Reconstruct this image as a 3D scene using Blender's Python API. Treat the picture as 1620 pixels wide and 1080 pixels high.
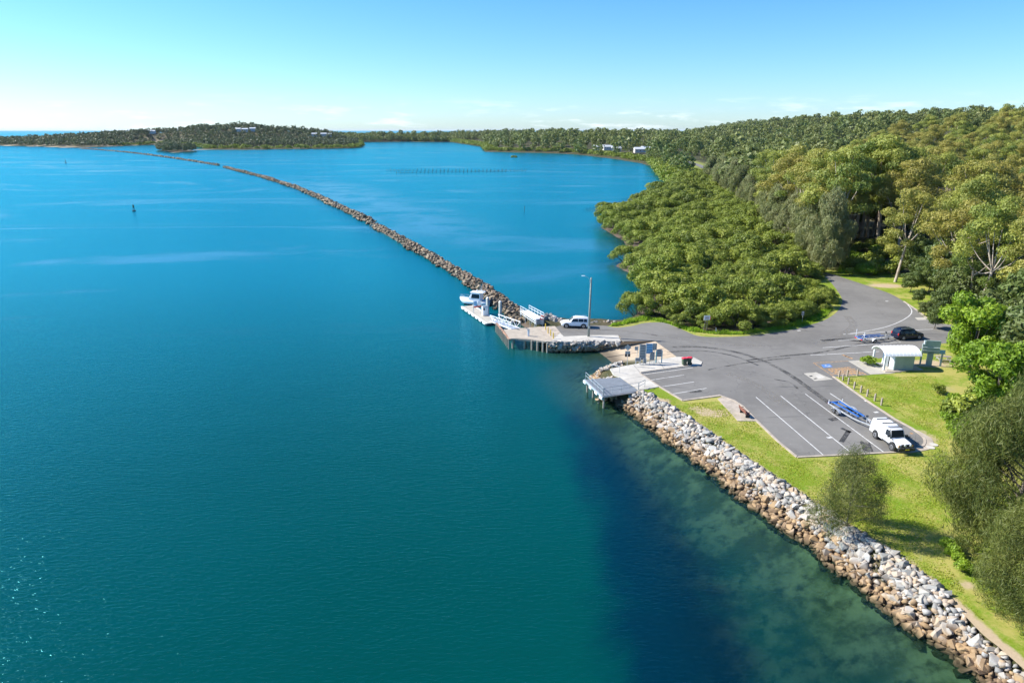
import bpy, math, random
import numpy as np
from mathutils import Vector, Matrix

R = math.radians
rng = np.random.default_rng(7)
random.seed(7)
scene = bpy.context.scene
for o in list(bpy.data.objects):
    bpy.data.objects.remove(o)

# ------------------------------------------------------------------ camera
CAMZ = 33.6
PITCH = math.atan(334 / 1080)
cam = bpy.data.cameras.new('camera')
cam.lens = 24.0
cam.sensor_width = 36.0
cam.clip_start = 0.5
cam.clip_end = 60000
cam_o = bpy.data.objects.new('camera', cam)
cam_o.location = (0, 0, CAMZ)
cam_o.rotation_euler = (math.pi / 2 - PITCH, 0, 0)
scene.collection.objects.link(cam_o)
scene.camera = cam_o

# ------------------------------------------------------------------ light
SUN_EL, SUN_AZ = 39.0, -77.0            # azimuth clockwise from +Y (the view direction)
world = bpy.data.worlds.new('World')
scene.world = world
world.use_nodes = True
wn = world.node_tree
wn.nodes.clear()
wout = wn.nodes.new('ShaderNodeOutputWorld')
wbg = wn.nodes.new('ShaderNodeBackground')
sky = wn.nodes.new('ShaderNodeTexSky')
sky.sky_type = 'NISHITA'
sky.sun_disc = False
sky.sun_elevation = R(SUN_EL)
sky.sun_rotation = R(SUN_AZ)
sky.altitude = 0
sky.air_density = 1.0
sky.dust_density = 0.3
sky.ozone_density = 4.0
whs = wn.nodes.new('ShaderNodeHueSaturation')
whs.inputs['Saturation'].default_value = 1.14
wwb = wn.nodes.new('ShaderNodeMix')          # the photograph's cool daylight balance
wwb.data_type = 'RGBA'
wwb.blend_type = 'MULTIPLY'
wwb.inputs['Factor'].default_value = 1.0
wwb.inputs['B'].default_value = (0.76, 0.95, 1.2, 1)
wn.links.new(sky.outputs[0], wwb.inputs['A'])
wn.links.new(wwb.outputs['Result'], whs.inputs['Color'])
# thin low cloud bank near the horizon, all the way round
wtc = wn.nodes.new('ShaderNodeTexCoord')
wsep = wn.nodes.new('ShaderNodeSeparateXYZ')
wn.links.new(wtc.outputs['Generated'], wsep.inputs[0])
wmp = wn.nodes.new('ShaderNodeMapping')
wmp.inputs['Scale'].default_value = (9, 9, 60)
wn.links.new(wtc.outputs['Generated'], wmp.inputs[0])
wno = wn.nodes.new('ShaderNodeTexNoise')
wno.inputs['Scale'].default_value = 1.6
wno.inputs['Detail'].default_value = 6
wno.inputs['Roughness'].default_value = 0.6
wn.links.new(wmp.outputs[0], wno.inputs['Vector'])
wr1 = wn.nodes.new('ShaderNodeMapRange')
wr1.inputs[1].default_value = 0.5
wr1.inputs[2].default_value = 0.75
wr1.interpolation_type = 'SMOOTHSTEP'
wn.links.new(wno.outputs[0], wr1.inputs[0])
wr2 = wn.nodes.new('ShaderNodeMapRange')
wr2.inputs[1].default_value = 0.05
wr2.inputs[2].default_value = 0.012
wr2.interpolation_type = 'SMOOTHSTEP'
wn.links.new(wsep.outputs[2], wr2.inputs[0])
wmul = wn.nodes.new('ShaderNodeMath')
wmul.operation = 'MULTIPLY'
wn.links.new(wr1.outputs[0], wmul.inputs[0])
wcl = wn.nodes.new('ShaderNodeMath')
wcl.operation = 'MULTIPLY'
wcl.inputs[1].default_value = 0.6
wn.links.new(wr2.outputs[0], wcl.inputs[0])
wn.links.new(wcl.outputs[0], wmul.inputs[1])
wmix = wn.nodes.new('ShaderNodeMix')
wmix.data_type = 'RGBA'
wmix.inputs['B'].default_value = (7.5, 8.0, 8.6, 1)
wn.links.new(wmul.outputs[0], wmix.inputs['Factor'])
wn.links.new(whs.outputs[0], wmix.inputs['A'])
wn.links.new(wmix.outputs['Result'], wbg.inputs['Color'])
wbg.inputs['Strength'].default_value = 0.095
wn.links.new(wbg.outputs[0], wout.inputs['Surface'])

sl = bpy.data.lights.new('sun', 'SUN')
sl.energy = 5.0
sl.angle = R(0.5)
sl.color = (1.0, 0.95, 0.86)
sun = bpy.data.objects.new('sun', sl)
sdir = Vector((math.sin(R(SUN_AZ)) * math.cos(R(SUN_EL)), math.cos(R(SUN_AZ)) * math.cos(R(SUN_EL)), math.sin(R(SUN_EL))))
sun.rotation_euler = (-sdir).to_track_quat('-Z', 'Y').to_euler()
sun.location = (-60, 30, 90)
scene.collection.objects.link(sun)

vs = scene.view_settings
vs.view_transform = 'Standard'
vs.look = 'None'
vs.exposure = 0.92
vs.gamma = 1.0
scene.cycles.max_bounces = 6
scene.cycles.diffuse_bounces = 3
scene.cycles.glossy_bounces = 3
scene.cycles.transparent_max_bounces = 8
scene.cycles.use_denoising = True
scene.cycles.sample_clamp_indirect = 6

# ------------------------------------------------------------------ helpers
C = scene.collection
SP, CP = math.sin(PITCH), math.cos(PITCH)


def P(px, py, z=1.6):
    """the place on the level z that stands at this spot of the photograph"""
    v = (py - 540) / 1080
    d = SP + v * CP
    Z = (CAMZ - z) / d
    return np.array([(px - 810) / 1080 * Z, Z * (CP - v * SP), z])


def PL(pts, z=1.6):
    return [P(a, b, z) for a, b in pts]


def smoothpoly(pts, n=6, closed=False):
    pts = [np.array(p, float) for p in pts]
    out = []
    m = len(pts)
    rngi = range(m) if closed else range(m - 1)
    for i in rngi:
        p0 = pts[(i - 1) % m] if closed or i > 0 else pts[i]
        p1, p2 = pts[i], pts[(i + 1) % m]
        p3 = pts[(i + 2) % m] if closed or i + 2 < m else p2
        for k in range(n):
            t = k / n
            out.append(.5 * ((2 * p1) + (p2 - p0) * t + (2 * p0 - 5 * p1 + 4 * p2 - p3) * t * t + (3 * p1 - p0 - 3 * p2 + p3) * t ** 3))
    if not closed:
        out.append(pts[-1])
    return out


def inpoly(x, y, poly):
    x = np.asarray(x, float)
    y = np.asarray(y, float)
    r = np.zeros(x.shape, bool)
    n = len(poly)
    for i in range(n):
        x0, y0 = poly[i][0], poly[i][1]
        x1, y1 = poly[(i + 1) % n][0], poly[(i + 1) % n][1]
        if y0 == y1:
            continue
        c = ((y0 > y) != (y1 > y)) & (x < (x1 - x0) * (y - y0) / (y1 - y0) + x0)
        r ^= c
    return r


def polydist(x, y, poly, closed=True):
    x = np.asarray(x, float)
    y = np.asarray(y, float)
    d = np.full(x.shape, 1e18)
    n = len(poly)
    for i in range(n if closed else n - 1):
        ax, ay = poly[i][0], poly[i][1]
        bx, by = poly[(i + 1) % n][0], poly[(i + 1) % n][1]
        dx, dy = bx - ax, by - ay
        L = dx * dx + dy * dy
        if L < 1e-12:
            continue
        t = np.clip(((x - ax) * dx + (y - ay) * dy) / L, 0, 1)
        d = np.minimum(d, (x - ax - t * dx) ** 2 + (y - ay - t * dy) ** 2)
    return np.sqrt(d)


def sdf(x, y, poly):
    return np.where(inpoly(x, y, poly), 1, -1) * polydist(x, y, poly)


def sstep(a, b, x):
    t = np.clip((x - a) / (b - a), 0, 1)
    return t * t * (3 - 2 * t)


def mesh_np(name, verts, faces, mat=None, smooth=False, attrs=None):
    """verts Nx3, faces MxK (K = 3 or 4)"""
    verts = np.asarray(verts, np.float32)
    faces = np.asarray(faces, np.int32)
    me = bpy.data.meshes.new(name)
    me.vertices.add(len(verts))
    me.vertices.foreach_set('co', verts.ravel())
    k = faces.shape[1]
    me.loops.add(faces.size)
    me.loops.foreach_set('vertex_index', faces.ravel())
    me.polygons.add(len(faces))
    me.polygons.foreach_set('loop_start', np.arange(0, faces.size, k, dtype=np.int32))
    if smooth:
        me.polygons.foreach_set('use_smooth', np.ones(len(faces), bool))
    me.update(calc_edges=True)
    for an, av in (attrs or {}).items():
        a = me.attributes.new(an, 'FLOAT', 'POINT')
        a.data.foreach_set('value', np.asarray(av, np.float32).ravel())
    if mat:
        me.materials.append(mat)
    return me


def link(name, me, parent=None, loc=None):
    o = bpy.data.objects.new(name, me)
    C.objects.link(o)
    if parent is not None:
        o.parent = parent
    if loc is not None:
        o.location = loc
    return o


def tag(o, label=None, cat=None, group=None, kind=None):
    if label: o['label'] = label
    if cat: o['category'] = cat
    if group: o['group'] = group
    if kind: o['kind'] = kind
    return o


def thing(name, label, cat, loc=(0, 0, 0), rz=0.0, group=None):
    o = bpy.data.objects.new(name, None)
    o.empty_display_size = 0.3
    C.objects.link(o)
    o.location = loc
    o.rotation_euler = (0, 0, rz)
    return tag(o, label, cat, group)


def copy_tree(o, parent=None):
    c = o.copy()
    C.objects.link(c)
    c.parent = parent
    for ch in list(o.children):
        copy_tree(ch, c)
    return c


class MB:
    def __init__(s):
        s.v, s.f = [], []

    def add(s, vs_, fs):
        b = len(s.v)
        s.v += [tuple(map(float, p)) for p in vs_]
        s.f += [tuple(b + i for i in f) for f in fs]
        return s

    def box(s, c, d, rz=0.0, taper=1.0):
        cx, cy, cz = c
        hx, hy, hz = d[0] / 2, d[1] / 2, d[2] / 2
        ca, sa = math.cos(rz), math.sin(rz)
        vs_ = []
        for z in (-1, 1):
            k = 1 if z < 0 else taper
            for x, y in ((-1, -1), (1, -1), (1, 1), (-1, 1)):
                X, Y = x * hx * k, y * hy * k
                vs_.append((cx + X * ca - Y * sa, cy + X * sa + Y * ca, cz + z * hz))
        return s.add(vs_, [(3, 2, 1, 0), (4, 5, 6, 7), (0, 1, 5, 4), (1, 2, 6, 5), (2, 3, 7, 6), (3, 0, 4, 7)])

    def bar(s, p, q, w, h=None, up=(0, 0, 1)):
        p, q = Vector(p), Vector(q)
        h = h or w
        d = (q - p).normalized()
        u = Vector(up)
        if abs(d.dot(u)) > .99: u = Vector((1, 0, 0))
        a = d.cross(u).normalized() * (w / 2)
        b = a.cross(d).normalized() * (h / 2)
        vs_ = [e + i * a + j * b for e in (p, q) for i, j in ((-1, -1), (1, -1), (1, 1), (-1, 1))]
        return s.add(vs_, [(3, 2, 1, 0), (4, 5, 6, 7), (0, 1, 5, 4), (1, 2, 6, 5), (2, 3, 7, 6), (3, 0, 4, 7)])

    def tube(s, p, q, r1, r2=None, n=8, caps=True):
        p, q = Vector(p), Vector(q)
        r2 = r1 if r2 is None else r2
        d = (q - p).normalized()
        u = Vector((0, 0, 1)) if abs(d.z) < .95 else Vector((1, 0, 0))
        a = d.cross(u).normalized()
        b = a.cross(d)
        vs_ = []
        for e, r in ((p, r1), (q, r2)):
            for k in range(n):
                t = 2 * math.pi * k / n
                vs_.append(e + a * (r * math.cos(t)) + b * (r * math.sin(t)))
        fs = [(k, (k + 1) % n, n + (k + 1) % n, n + k) for k in range(n)]
        if caps:
            fs += [tuple(range(n))[::-1], tuple(range(n, 2 * n))]
        return s.add(vs_, fs)

    def path(s, pts, r, n=6):
        for i in range(len(pts) - 1):
            s.tube(pts[i], pts[i + 1], r if not isinstance(r, (list, tuple)) else r[i], r if not isinstance(r, (list, tuple)) else r[i + 1], n)
        return s

    def prism(s, poly, z0, z1):
        n = len(poly)
        a = sum(poly[i][0] * poly[(i + 1) % n][1] - poly[(i + 1) % n][0] * poly[i][1] for i in range(n))
        if a < 0: poly = poly[::-1]
        vs_ = [(p[0], p[1], z0) for p in poly] + [(p[0], p[1], z1) for p in poly]
        return s.add(vs_, [tuple(range(n))[::-1], tuple(range(n, 2 * n))] + [(i, (i + 1) % n, n + (i + 1) % n, n + i) for i in range(n)])

    def sheet(s, poly, z=None):
        n = len(poly)
        a = sum(poly[i][0] * poly[(i + 1) % n][1] - poly[(i + 1) % n][0] * poly[i][1] for i in range(n))
        if a < 0: poly = poly[::-1]
        return s.add([(p[0], p[1], p[2] if z is None else z) for p in poly], [tuple(range(n))])

    def strip(s, pts, w, z):
        """flat ribbon along a polyline"""
        L, Rr = offset(pts, w / 2), offset(pts, -w / 2)
        vs_ = [(p[0], p[1], z) for p in L] + [(p[0], p[1], z) for p in Rr]
        n = len(pts)
        return s.add(vs_, [(i, n + i, n + i + 1, i + 1) for i in range(n - 1)])

    def ribbon(s, pts, w, z0, z1):
        """raised ribbon (kerb) along a polyline"""
        L, Rr = offset(pts, w / 2), offset(pts, -w / 2)
        n = len(pts)
        vs_ = [(p[0], p[1], z) for z in (z0, z1) for q in (L, Rr) for p in q]
        fs = []
        for i in range(n - 1):
            fs += [(2 * n + i, 3 * n + i, 3 * n + i + 1, 2 * n + i + 1), (i, 2 * n + i, 2 * n + i + 1, i + 1), (n + i + 1, 3 * n + i + 1, 3 * n + i, n + i)]
        fs += [(0, n, 3 * n, 2 * n), (n - 1, 3 * n - 1, 4 * n - 1, 2 * n - 1)]
        return s.add(vs_, fs)

    def loft(s, secs, caps=True, closed=True):
        m = len(secs[0])
        vs_ = [p for sec in secs for p in sec]
        fs = []
        for i in range(len(secs) - 1):
            for k in range(m if closed else m - 1):
                k2 = (k + 1) % m
                fs.append((i * m + k, i * m + k2, (i + 1) * m + k2, (i + 1) * m + k))
        if caps:
            fs += [tuple(range(m))[::-1], tuple(range((len(secs) - 1) * m, len(secs) * m))]
        return s.add(vs_, fs)

    def build(s, name, mat, parent=None, smooth=False, bevel=0.0, loc=None):
        me = bpy.data.meshes.new(name)
        me.from_pydata(s.v, [], s.f)
        me.materials.append(mat)
        if smooth:
            me.polygons.foreach_set('use_smooth', [True] * len(me.polygons))
        me.update()
        o = link(name, me, parent, loc)
        if bevel:
            b = o.modifiers.new('bevel', 'BEVEL')
            b.width = bevel
            b.segments = 2
            b.limit_method = 'ANGLE'
        return o


def offset(pts, d):
    out = []
    n = len(pts)
    for i in range(n):
        a = np.array(pts[max(i - 1, 0)][:2])
        b = np.array(pts[min(i + 1, n - 1)][:2])
        t = b - a
        t = t / (np.linalg.norm(t) + 1e-9)
        nrm = np.array([-t[1], t[0]])
        k = 1.0
        if 0 < i < n - 1:
            t0 = np.array(pts[i][:2]) - a
            t0 = t0 / (np.linalg.norm(t0) + 1e-9)
            k = 1 / max(.5, abs(t0.dot(t)))
        q = np.array(pts[i][:2]) + nrm * d * k
        out.append((q[0], q[1]))
    return out


# ------------------------------------------------------------------ materials
def newmat(name):
    m = bpy.data.materials.new(name)
    m.use_nodes = True
    nt = m.node_tree
    nt.nodes.clear()
    out = nt.nodes.new('ShaderNodeOutputMaterial')
    return m, nt, out


class N:
    """tiny node helper"""
    def __init__(s, nt): s.nt = nt

    def __call__(s, t, **kw):
        n = s.nt.nodes.new(t)
        for k, v in kw.items():
            setattr(n, k, v)
        return n

    def l(s, a, b): s.nt.links.new(a, b)

    def val(s, x, inp):
        if isinstance(x, (int, float)): inp.default_value = x
        elif isinstance(x, tuple): inp.default_value = x if len(x) == 4 or inp.type == 'VECTOR' else (*x, 1)
        else: s.l(x, inp)

    def math(s, op, a, b=None, c=None, clamp=False):
        n = s('ShaderNodeMath', operation=op, use_clamp=clamp)
        s.val(a, n.inputs[0])
        if b is not None: s.val(b, n.inputs[1])
        if c is not None: s.val(c, n.inputs[2])
        return n.outputs[0]

    def mix(s, f, a, b, blend='MIX'):
        n = s('ShaderNodeMix', data_type='RGBA', blend_type=blend)
        s.val(f, n.inputs['Factor'])
        s.val(a, n.inputs['A'])
        s.val(b, n.inputs['B'])
        return n.outputs['Result']

    def rng(s, x, a, b, c=0.0, d=1.0, smooth=True):
        n = s('ShaderNodeMapRange')
        n.interpolation_type = 'SMOOTHSTEP' if smooth else 'LINEAR'
        s.val(x, n.inputs[0])
        for i, v in enumerate((a, b, c, d)): s.val(v, n.inputs[1 + i])
        return n.outputs[0]

    def noise(s, scale, detail=3, rough=.55, vec=None, dist=0.0, stretch=None):
        n = s('ShaderNodeTexNoise')
        n.inputs['Scale'].default_value = scale
        n.inputs['Detail'].default_value = detail
        n.inputs['Roughness'].default_value = rough
        n.inputs['Distortion'].default_value = dist
        if vec is None: vec = s.pos()
        if stretch:
            mp = s('ShaderNodeMapping')
            mp.inputs['Scale'].default_value = stretch[:3]
            if len(stretch) > 3: mp.inputs['Rotation'].default_value = (0, 0, stretch[3])
            s.l(vec, mp.inputs[0])
            vec = mp.outputs[0]
        s.l(vec, n.inputs['Vector'])
        return n.outputs[0]

    def pos(s):
        return s('ShaderNodeNewGeometry').outputs['Position']

    def sep(s, v):
        n = s('ShaderNodeSeparateXYZ')
        s.l(v, n.inputs[0])
        return n.outputs

    def attr(s, name):
        n = s('ShaderNodeAttribute')
        n.attribute_name = name
        return n.outputs['Fac']

    def bump(s, h, strength, dist=.02, normal=None):
        n = s('ShaderNodeBump')
        s.val(strength, n.inputs['Strength'])
        n.inputs['Distance'].default_value = dist
        s.l(h, n.inputs['Height'])
        if normal is not None: s.l(normal, n.inputs['Normal'])
        return n.outputs[0]

    def bsdf(s, col, rough=.7, normal=None, metal=0.0, spec=.5):
        n = s('ShaderNodeBsdfPrincipled')
        s.val(col, n.inputs['Base Color'])
        s.val(rough, n.inputs['Roughness'])
        s.val(metal, n.inputs['Metallic'])
        n.inputs['Specular IOR Level'].default_value = spec
        if normal is not None: s.l(normal, n.inputs['Normal'])
        return n.outputs[0]


def simple(name, col, rough=.6, metal=0.0, var=.18, scale=3.0, bump=0.0, obj=True, spec=.5):
    """painted / plain surface with dirt variation"""
    m, nt, out = newmat(name)
    g = N(nt)
    tc = g('ShaderNodeTexCoord').outputs['Object']
    n1 = g.noise(scale, 5, .6, tc)
    n2 = g.noise(scale * 9, 3, .6, tc)
    f = g.math('ADD', g.math('MULTIPLY', n1, .7), g.math('MULTIPLY', n2, .3))
    f = g.rng(f, .3, .7)
    c = g.mix(f, tuple(x * (1 - var) for x in col), tuple(min(1, x * (1 + var * .6)) for x in col))
    nr = g.bump(n2, bump, .02) if bump else None
    g.l(g.bsdf(c, rough, nr, metal, spec), out.inputs[0])
    return m


M = {}
M['white_paint'] = simple('white_paint', (.78, .79, .8), .35, var=.06)
def mat_worn(name, col, cover, scale, soft=.12):
    m, nt, out = newmat(name)
    g = N(nt)
    n1 = g.math('ADD', g.math('MULTIPLY', g.noise(scale, 5, .7), .6), g.math('MULTIPLY', g.noise(scale * 7, 4, .7), .4))
    tp = g('ShaderNodeBsdfTransparent')
    ms = g('ShaderNodeMixShader')
    g.l(g.rng(n1, .5 - cover - soft, .5 - cover + soft), ms.inputs[0])
    g.l(tp.outputs[0], ms.inputs[1])
    g.l(g.bsdf(col, .8, spec=.3), ms.inputs[2])
    g.l(ms.outputs[0], out.inputs[0])
    return m


M['tyre_mark'] = mat_worn('tyre_mark', (.055, .054, .052), -.03, .5, .16)
M['oil_stain'] = mat_worn('oil_stain', (.04, .04, .04), .02, 1.1, .12)
M['faded_patch'] = mat_worn('faded_patch', (.24, .225, .2), -.04, .9, .14)
M['line_paint'] = mat_worn('line_paint', (.56, .55, .52), .1, 2.2)
M['yellow_paint'] = simple('yellow_paint', (.75, .5, .05), .6, var=.2)
M['orange_line'] = mat_worn('orange_line', (.52, .3, .13), .04, 2.5)
M['blue_paint'] = simple('blue_paint', (.08, .2, .5), .7, var=.3)
M['black_car'] = simple('black_car', (.008, .012, .03), .18, var=.1)
M['white_car'] = simple('white_car', (.8, .81, .82), .22, var=.03)
M['glass'] = simple('glass', (.015, .022, .03), .08, var=.1)
M['rubber'] = simple('rubber', (.02, .02, .02), .8)
M['dark_plastic'] = simple('dark_plastic', (.025, .026, .028), .55)
M['alloy'] = simple('alloy', (.55, .56, .58), .35, .8, .1)
M['galv'] = simple('galv', (.55, .57, .58), .5, .55, .15)
M['chrome'] = simple('chrome', (.7, .7, .72), .2, .9, .05)
M['red_light'] = simple('red_light', (.5, .02, .015), .25)
M['amber_light'] = simple('amber_light', (.7, .3, .03), .3)
M['lamp_glass'] = simple('lamp_glass', (.7, .72, .74), .1)
M['plate_yellow'] = simple('plate_yellow', (.8, .6, .03), .5)
M['trailer_blue'] = simple('trailer_blue', (.03, .13, .42), .45)
M['red_lid'] = simple('red_lid', (.55, .03, .05), .5)
M['bin_green'] = simple('bin_green', (.07, .1, .06), .6)
M['sign_back'] = simple('sign_back', (.3, .34, .36), .5, .3, .15)
M['sign_blue'] = simple('sign_blue', (.2, .45, .68), .5)
M['sign_teal'] = simple('sign_teal', (.05, .35, .42), .5)
M['concrete'] = simple('concrete', (.4, .37, .31), .9, var=.16, scale=.6, bump=.15)
M['pale_concrete'] = simple('pale_concrete', (.47, .44, .38), .9, var=.2, scale=.5, bump=.15)
M['kerb_concrete'] = simple('kerb_concrete', (.4, .34, .27), .9, var=.3, scale=1.2, bump=.2)
M['timber'] = simple('timber', (.34, .29, .23), .85, var=.35, scale=5, bump=.3)
M['wharf_timber'] = simple('wharf_timber', (.42, .36, .28), .85, var=.22, scale=1.2, bump=.2)
M['red_timber'] = simple('red_timber', (.36, .2, .13), .85, var=.35, scale=4, bump=.3)
M['grey_deck'] = simple('grey_deck', (.17, .19, .21), .7, var=.2, scale=1.5)
M['pontoon_deck'] = simple('pontoon_deck', (.4, .37, .31), .85, var=.2, scale=1.5)
M['pontoon_edge'] = simple('pontoon_edge', (.7, .69, .66), .7, var=.12)
M['pile'] = simple('pile', (.33, .36, .33), .8, var=.3, scale=3)
M['pole_wood'] = simple('pole_wood', (.24, .27, .24), .85, var=.3, scale=5)
M['bench_wood'] = simple('bench_wood', (.2, .075, .05), .7, var=.3, scale=6)
M['green_wall'] = simple('green_wall', (.33, .42, .4), .6, var=.08, scale=1)
M['pale_wall'] = simple('pale_wall', (.72, .75, .76), .6, var=.07, scale=1)
M['roof_white'] = simple('roof_white', (.8, .81, .82), .5, var=.05, scale=1.5)
M['board_green'] = simple('board_green', (.3, .4, .39), .6, var=.1)
M['lifebuoy_red'] = simple('lifebuoy_red', (.65, .07, .03), .5)
M['hull_white'] = simple('hull_white', (.8, .81, .82), .25, var=.05)
M['hull_dark'] = simple('hull_dark', (.02, .03, .05), .4)
M['house_wall'] = simple('house_wall', (.62, .6, .56), .8, var=.1)
M['house_roof'] = simple('house_roof', (.55, .57, .58), .6, var=.15)
M['house_roof_red'] = simple('house_roof_red', (.36, .17, .12), .8, var=.2)
M['sandstone'] = simple('sandstone', (.3, .24, .17), .9, var=.35, scale=1.0, bump=.3)
M['oyster_timber'] = simple('oyster_timber', (.08, .075, .07), .9)
M['mud_rock_core'] = simple('mud_rock_core', (.09, .075, .055), .95, var=.3)


def mat_ground():
    m, nt, out = newmat('ground_earth')
    g = N(nt)
    z = g.sep(g.pos())[2]
    n1 = g.noise(.05, 5)
    n2 = g.noise(.9, 5)
    n3 = g.noise(.22, 5, .65)
    land = g.mix(g.rng(n1, .35, .65), (.045, .05, .018), (.09, .075, .04))
    land = g.mix(g.rng(n2, .4, .75), land, (.03, .04, .012))
    mud = g.mix(g.rng(n2, .3, .7), (.085, .065, .05), (.13, .1, .075))
    col = g.mix(g.math('MAXIMUM', g.rng(z, .25, .9), g.math('MULTIPLY', g.attr('wooded'), g.rng(z, .02, .15))), mud, land)
    # under water: sand, stones and weed
    bed = g.mix(g.rng(n3, .38, .58), (.07, .08, .03), (.3, .27, .15))
    bed = g.mix(g.rng(n2, .45, .7), bed, (.05, .05, .025))
    col = g.mix(g.rng(z, -.35, .0), bed, col)
    col = g.mix(g.attr('sand'), col, g.mix(g.rng(n2, .3, .7), (.4, .33, .23), (.5, .42, .3)))
    col = g.mix(g.attr('grassy'), col, g.mix(g.rng(n3, .3, .7), (.16, .21, .03), (.27, .27, .08)))
    g.l(g.bsdf(col, .95, g.bump(n2, .5, .15), spec=.2), out.inputs[0])
    return m


def mat_lawn():
    m, nt, out = newmat('lawn_grass')
    g = N(nt)
    p = g.pos()
    n1 = g.noise(.2, 6, .7)
    n2 = g.noise(.9, 6, .75)
    n3 = g.noise(5, 4, .75)
    n4 = g.noise(38, 2, .7)
    col = g.mix(g.rng(n1, .42, .6), (.15, .22, .012), (.34, .31, .085))
    col = g.mix(g.math('MULTIPLY', g.rng(n2, .48, .66), .8), col, (.12, .23, .008))
    col = g.mix(g.math('MULTIPLY', g.rng(n3, .48, .7), .6), col, (.36, .31, .11))
    col = g.mix(g.math('MULTIPLY', g.rng(n4, .5, .75), .35), col, (.09, .14, .01))
    # dry, worn ground
    worn = g.math('ADD', g.attr('worn'), g.math('MULTIPLY', g.math('SUBTRACT', n2, .5), .9))
    worn = g.math('MULTIPLY', g.rng(worn, .42, .8), g.rng(g.attr('worn'), .05, .3))
    col = g.mix(worn, col, g.mix(n3, (.36, .27, .17), (.48, .38, .25)))
    b = g.math('ADD', n3, g.math('MULTIPLY', n4, .5))
    g.l(g.bsdf(col, .95, g.bump(b, .55, .06), spec=.15), out.inputs[0])
    return m


def mat_asphalt():
    m, nt, out = newmat('asphalt')
    g = N(nt)
    n1 = g.noise(.11, 5, .6)
    n2 = g.noise(1.1, 6, .65)
    n3 = g.noise(30, 2)
    col = g.mix(g.rng(n1, .35, .65), (.135, .128, .115), (.185, .176, .158))
    col = g.mix(g.math('MULTIPLY', g.rng(n2, .5, .72), .45), col, (.22, .21, .19))
    # oil and patch stains drawn out along the wheel tracks
    st = g.noise(.35, 4, .6, stretch=(.25, 1.6, 1, .5), dist=.6)
    col = g.mix(g.math('MULTIPLY', g.rng(st, .6, .72), .6), col, (.045, .045, .045))
    sp = g.noise(1.7, 2, .5)
    col = g.mix(g.math('MULTIPLY', g.rng(sp, .72, .76), .5), col, (.26, .25, .23))
    col = g.mix(g.math('MULTIPLY', n3, .3), col, (.2, .19, .175))
    v = g('ShaderNodeTexVoronoi', feature='DISTANCE_TO_EDGE')
    v.inputs['Scale'].default_value = .09
    wv = g('ShaderNodeVectorMath', operation='ADD')
    ns = g('ShaderNodeTexNoise')
    ns.inputs['Scale'].default_value = .35
    ns.inputs['Detail'].default_value = 5
    g.l(g.pos(), ns.inputs['Vector'])
    sc = g('ShaderNodeVectorMath', operation='SCALE')
    sc.inputs['Scale'].default_value = 5.0
    g.l(ns.outputs['Color'], sc.inputs[0])
    g.l(g.pos(), wv.inputs[0])
    g.l(sc.outputs[0], wv.inputs[1])
    g.l(wv.outputs[0], v.inputs['Vector'])
    col = g.mix(g.math('MULTIPLY', g.rng(v.outputs[0], .006, .0), .35), col, (.04, .04, .04))
    g.l(g.bsdf(col, .88, g.bump(n3, .25, .01), spec=.3), out.inputs[0])
    return m


def mat_rock(wet=True, dark=False):
    m, nt, out = newmat('rubble_stone' + ('_brown' if dark else ''))
    g = N(nt)
    geo = g('ShaderNodeNewGeometry')
    oi = g('ShaderNodeObjectInfo')
    r = g.math('FRACT', g.math('ADD', g.math('MULTIPLY', geo.outputs['Random Per Island'], 7.13), g.math('MULTIPLY', oi.outputs['Random'], 3.7)))
    cr = g('ShaderNodeValToRGB')
    cr.color_ramp.interpolation = 'LINEAR'
    if dark:
        stops = [(0, (.17, .11, .065)), (.22, (.33, .24, .15)), (.42, (.09, .07, .05)), (.6, (.42, .33, .22)), (.8, (.13, .1, .075)), (1, (.28, .2, .14))]
    else:
        stops = [(0, (.4, .38, .35)), (.2, (.2, .21, .21)), (.36, (.5, .47, .43)), (.5, (.4, .28, .17)), (.66, (.55, .53, .5)), (.8, (.15, .165, .17)), (.9, (.36, .34, .31)), (1, (.46, .36, .26))]
    el = cr.color_ramp.elements
    while len(el) < len(stops): el.new(.5)
    for e, (p_, c_) in zip(el, stops):
        e.position = p_
        e.color = (*c_, 1)
    g.l(r, cr.inputs[0])
    n1 = g.noise(2.2, 5, .65)
    n2 = g.noise(11, 4, .7)
    col = g.mix(g.math('MULTIPLY', g.rng(n1, .4, .7), .4), cr.outputs[0], (.33, .25, .16))
    col = g.mix(g.math('MULTIPLY', n2, .35), col, (.2, .18, .15))
    if not dark:
        # stained tidal zone: brown stone, and dark wet weed at the waterline
        z = g.math('ADD', g.math('ADD', g.sep(geo.outputs['Position'])[2], g.math('MULTIPLY', g.math('SUBTRACT', n1, .5), .9)), g.math('MULTIPLY', g.math('SUBTRACT', g.math('FRACT', g.math('MULTIPLY', r, 5.3)), .5), .9))
        br = g.mix(r, (.13, .075, .035), (.36, .235, .115))
        col = g.mix(g.math('MULTIPLY', g.rng(z, 1.15, .5), .9), col, br)
        col = g.mix(g.rng(g.sep(geo.outputs['Position'])[2], .34, .05), col, (.05, .04, .018))
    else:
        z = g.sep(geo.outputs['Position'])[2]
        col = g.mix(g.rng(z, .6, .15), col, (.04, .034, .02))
    g.l(g.bsdf(col, .85, g.bump(n2, .5, .05), spec=.3), out.inputs[0])
    return m


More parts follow.
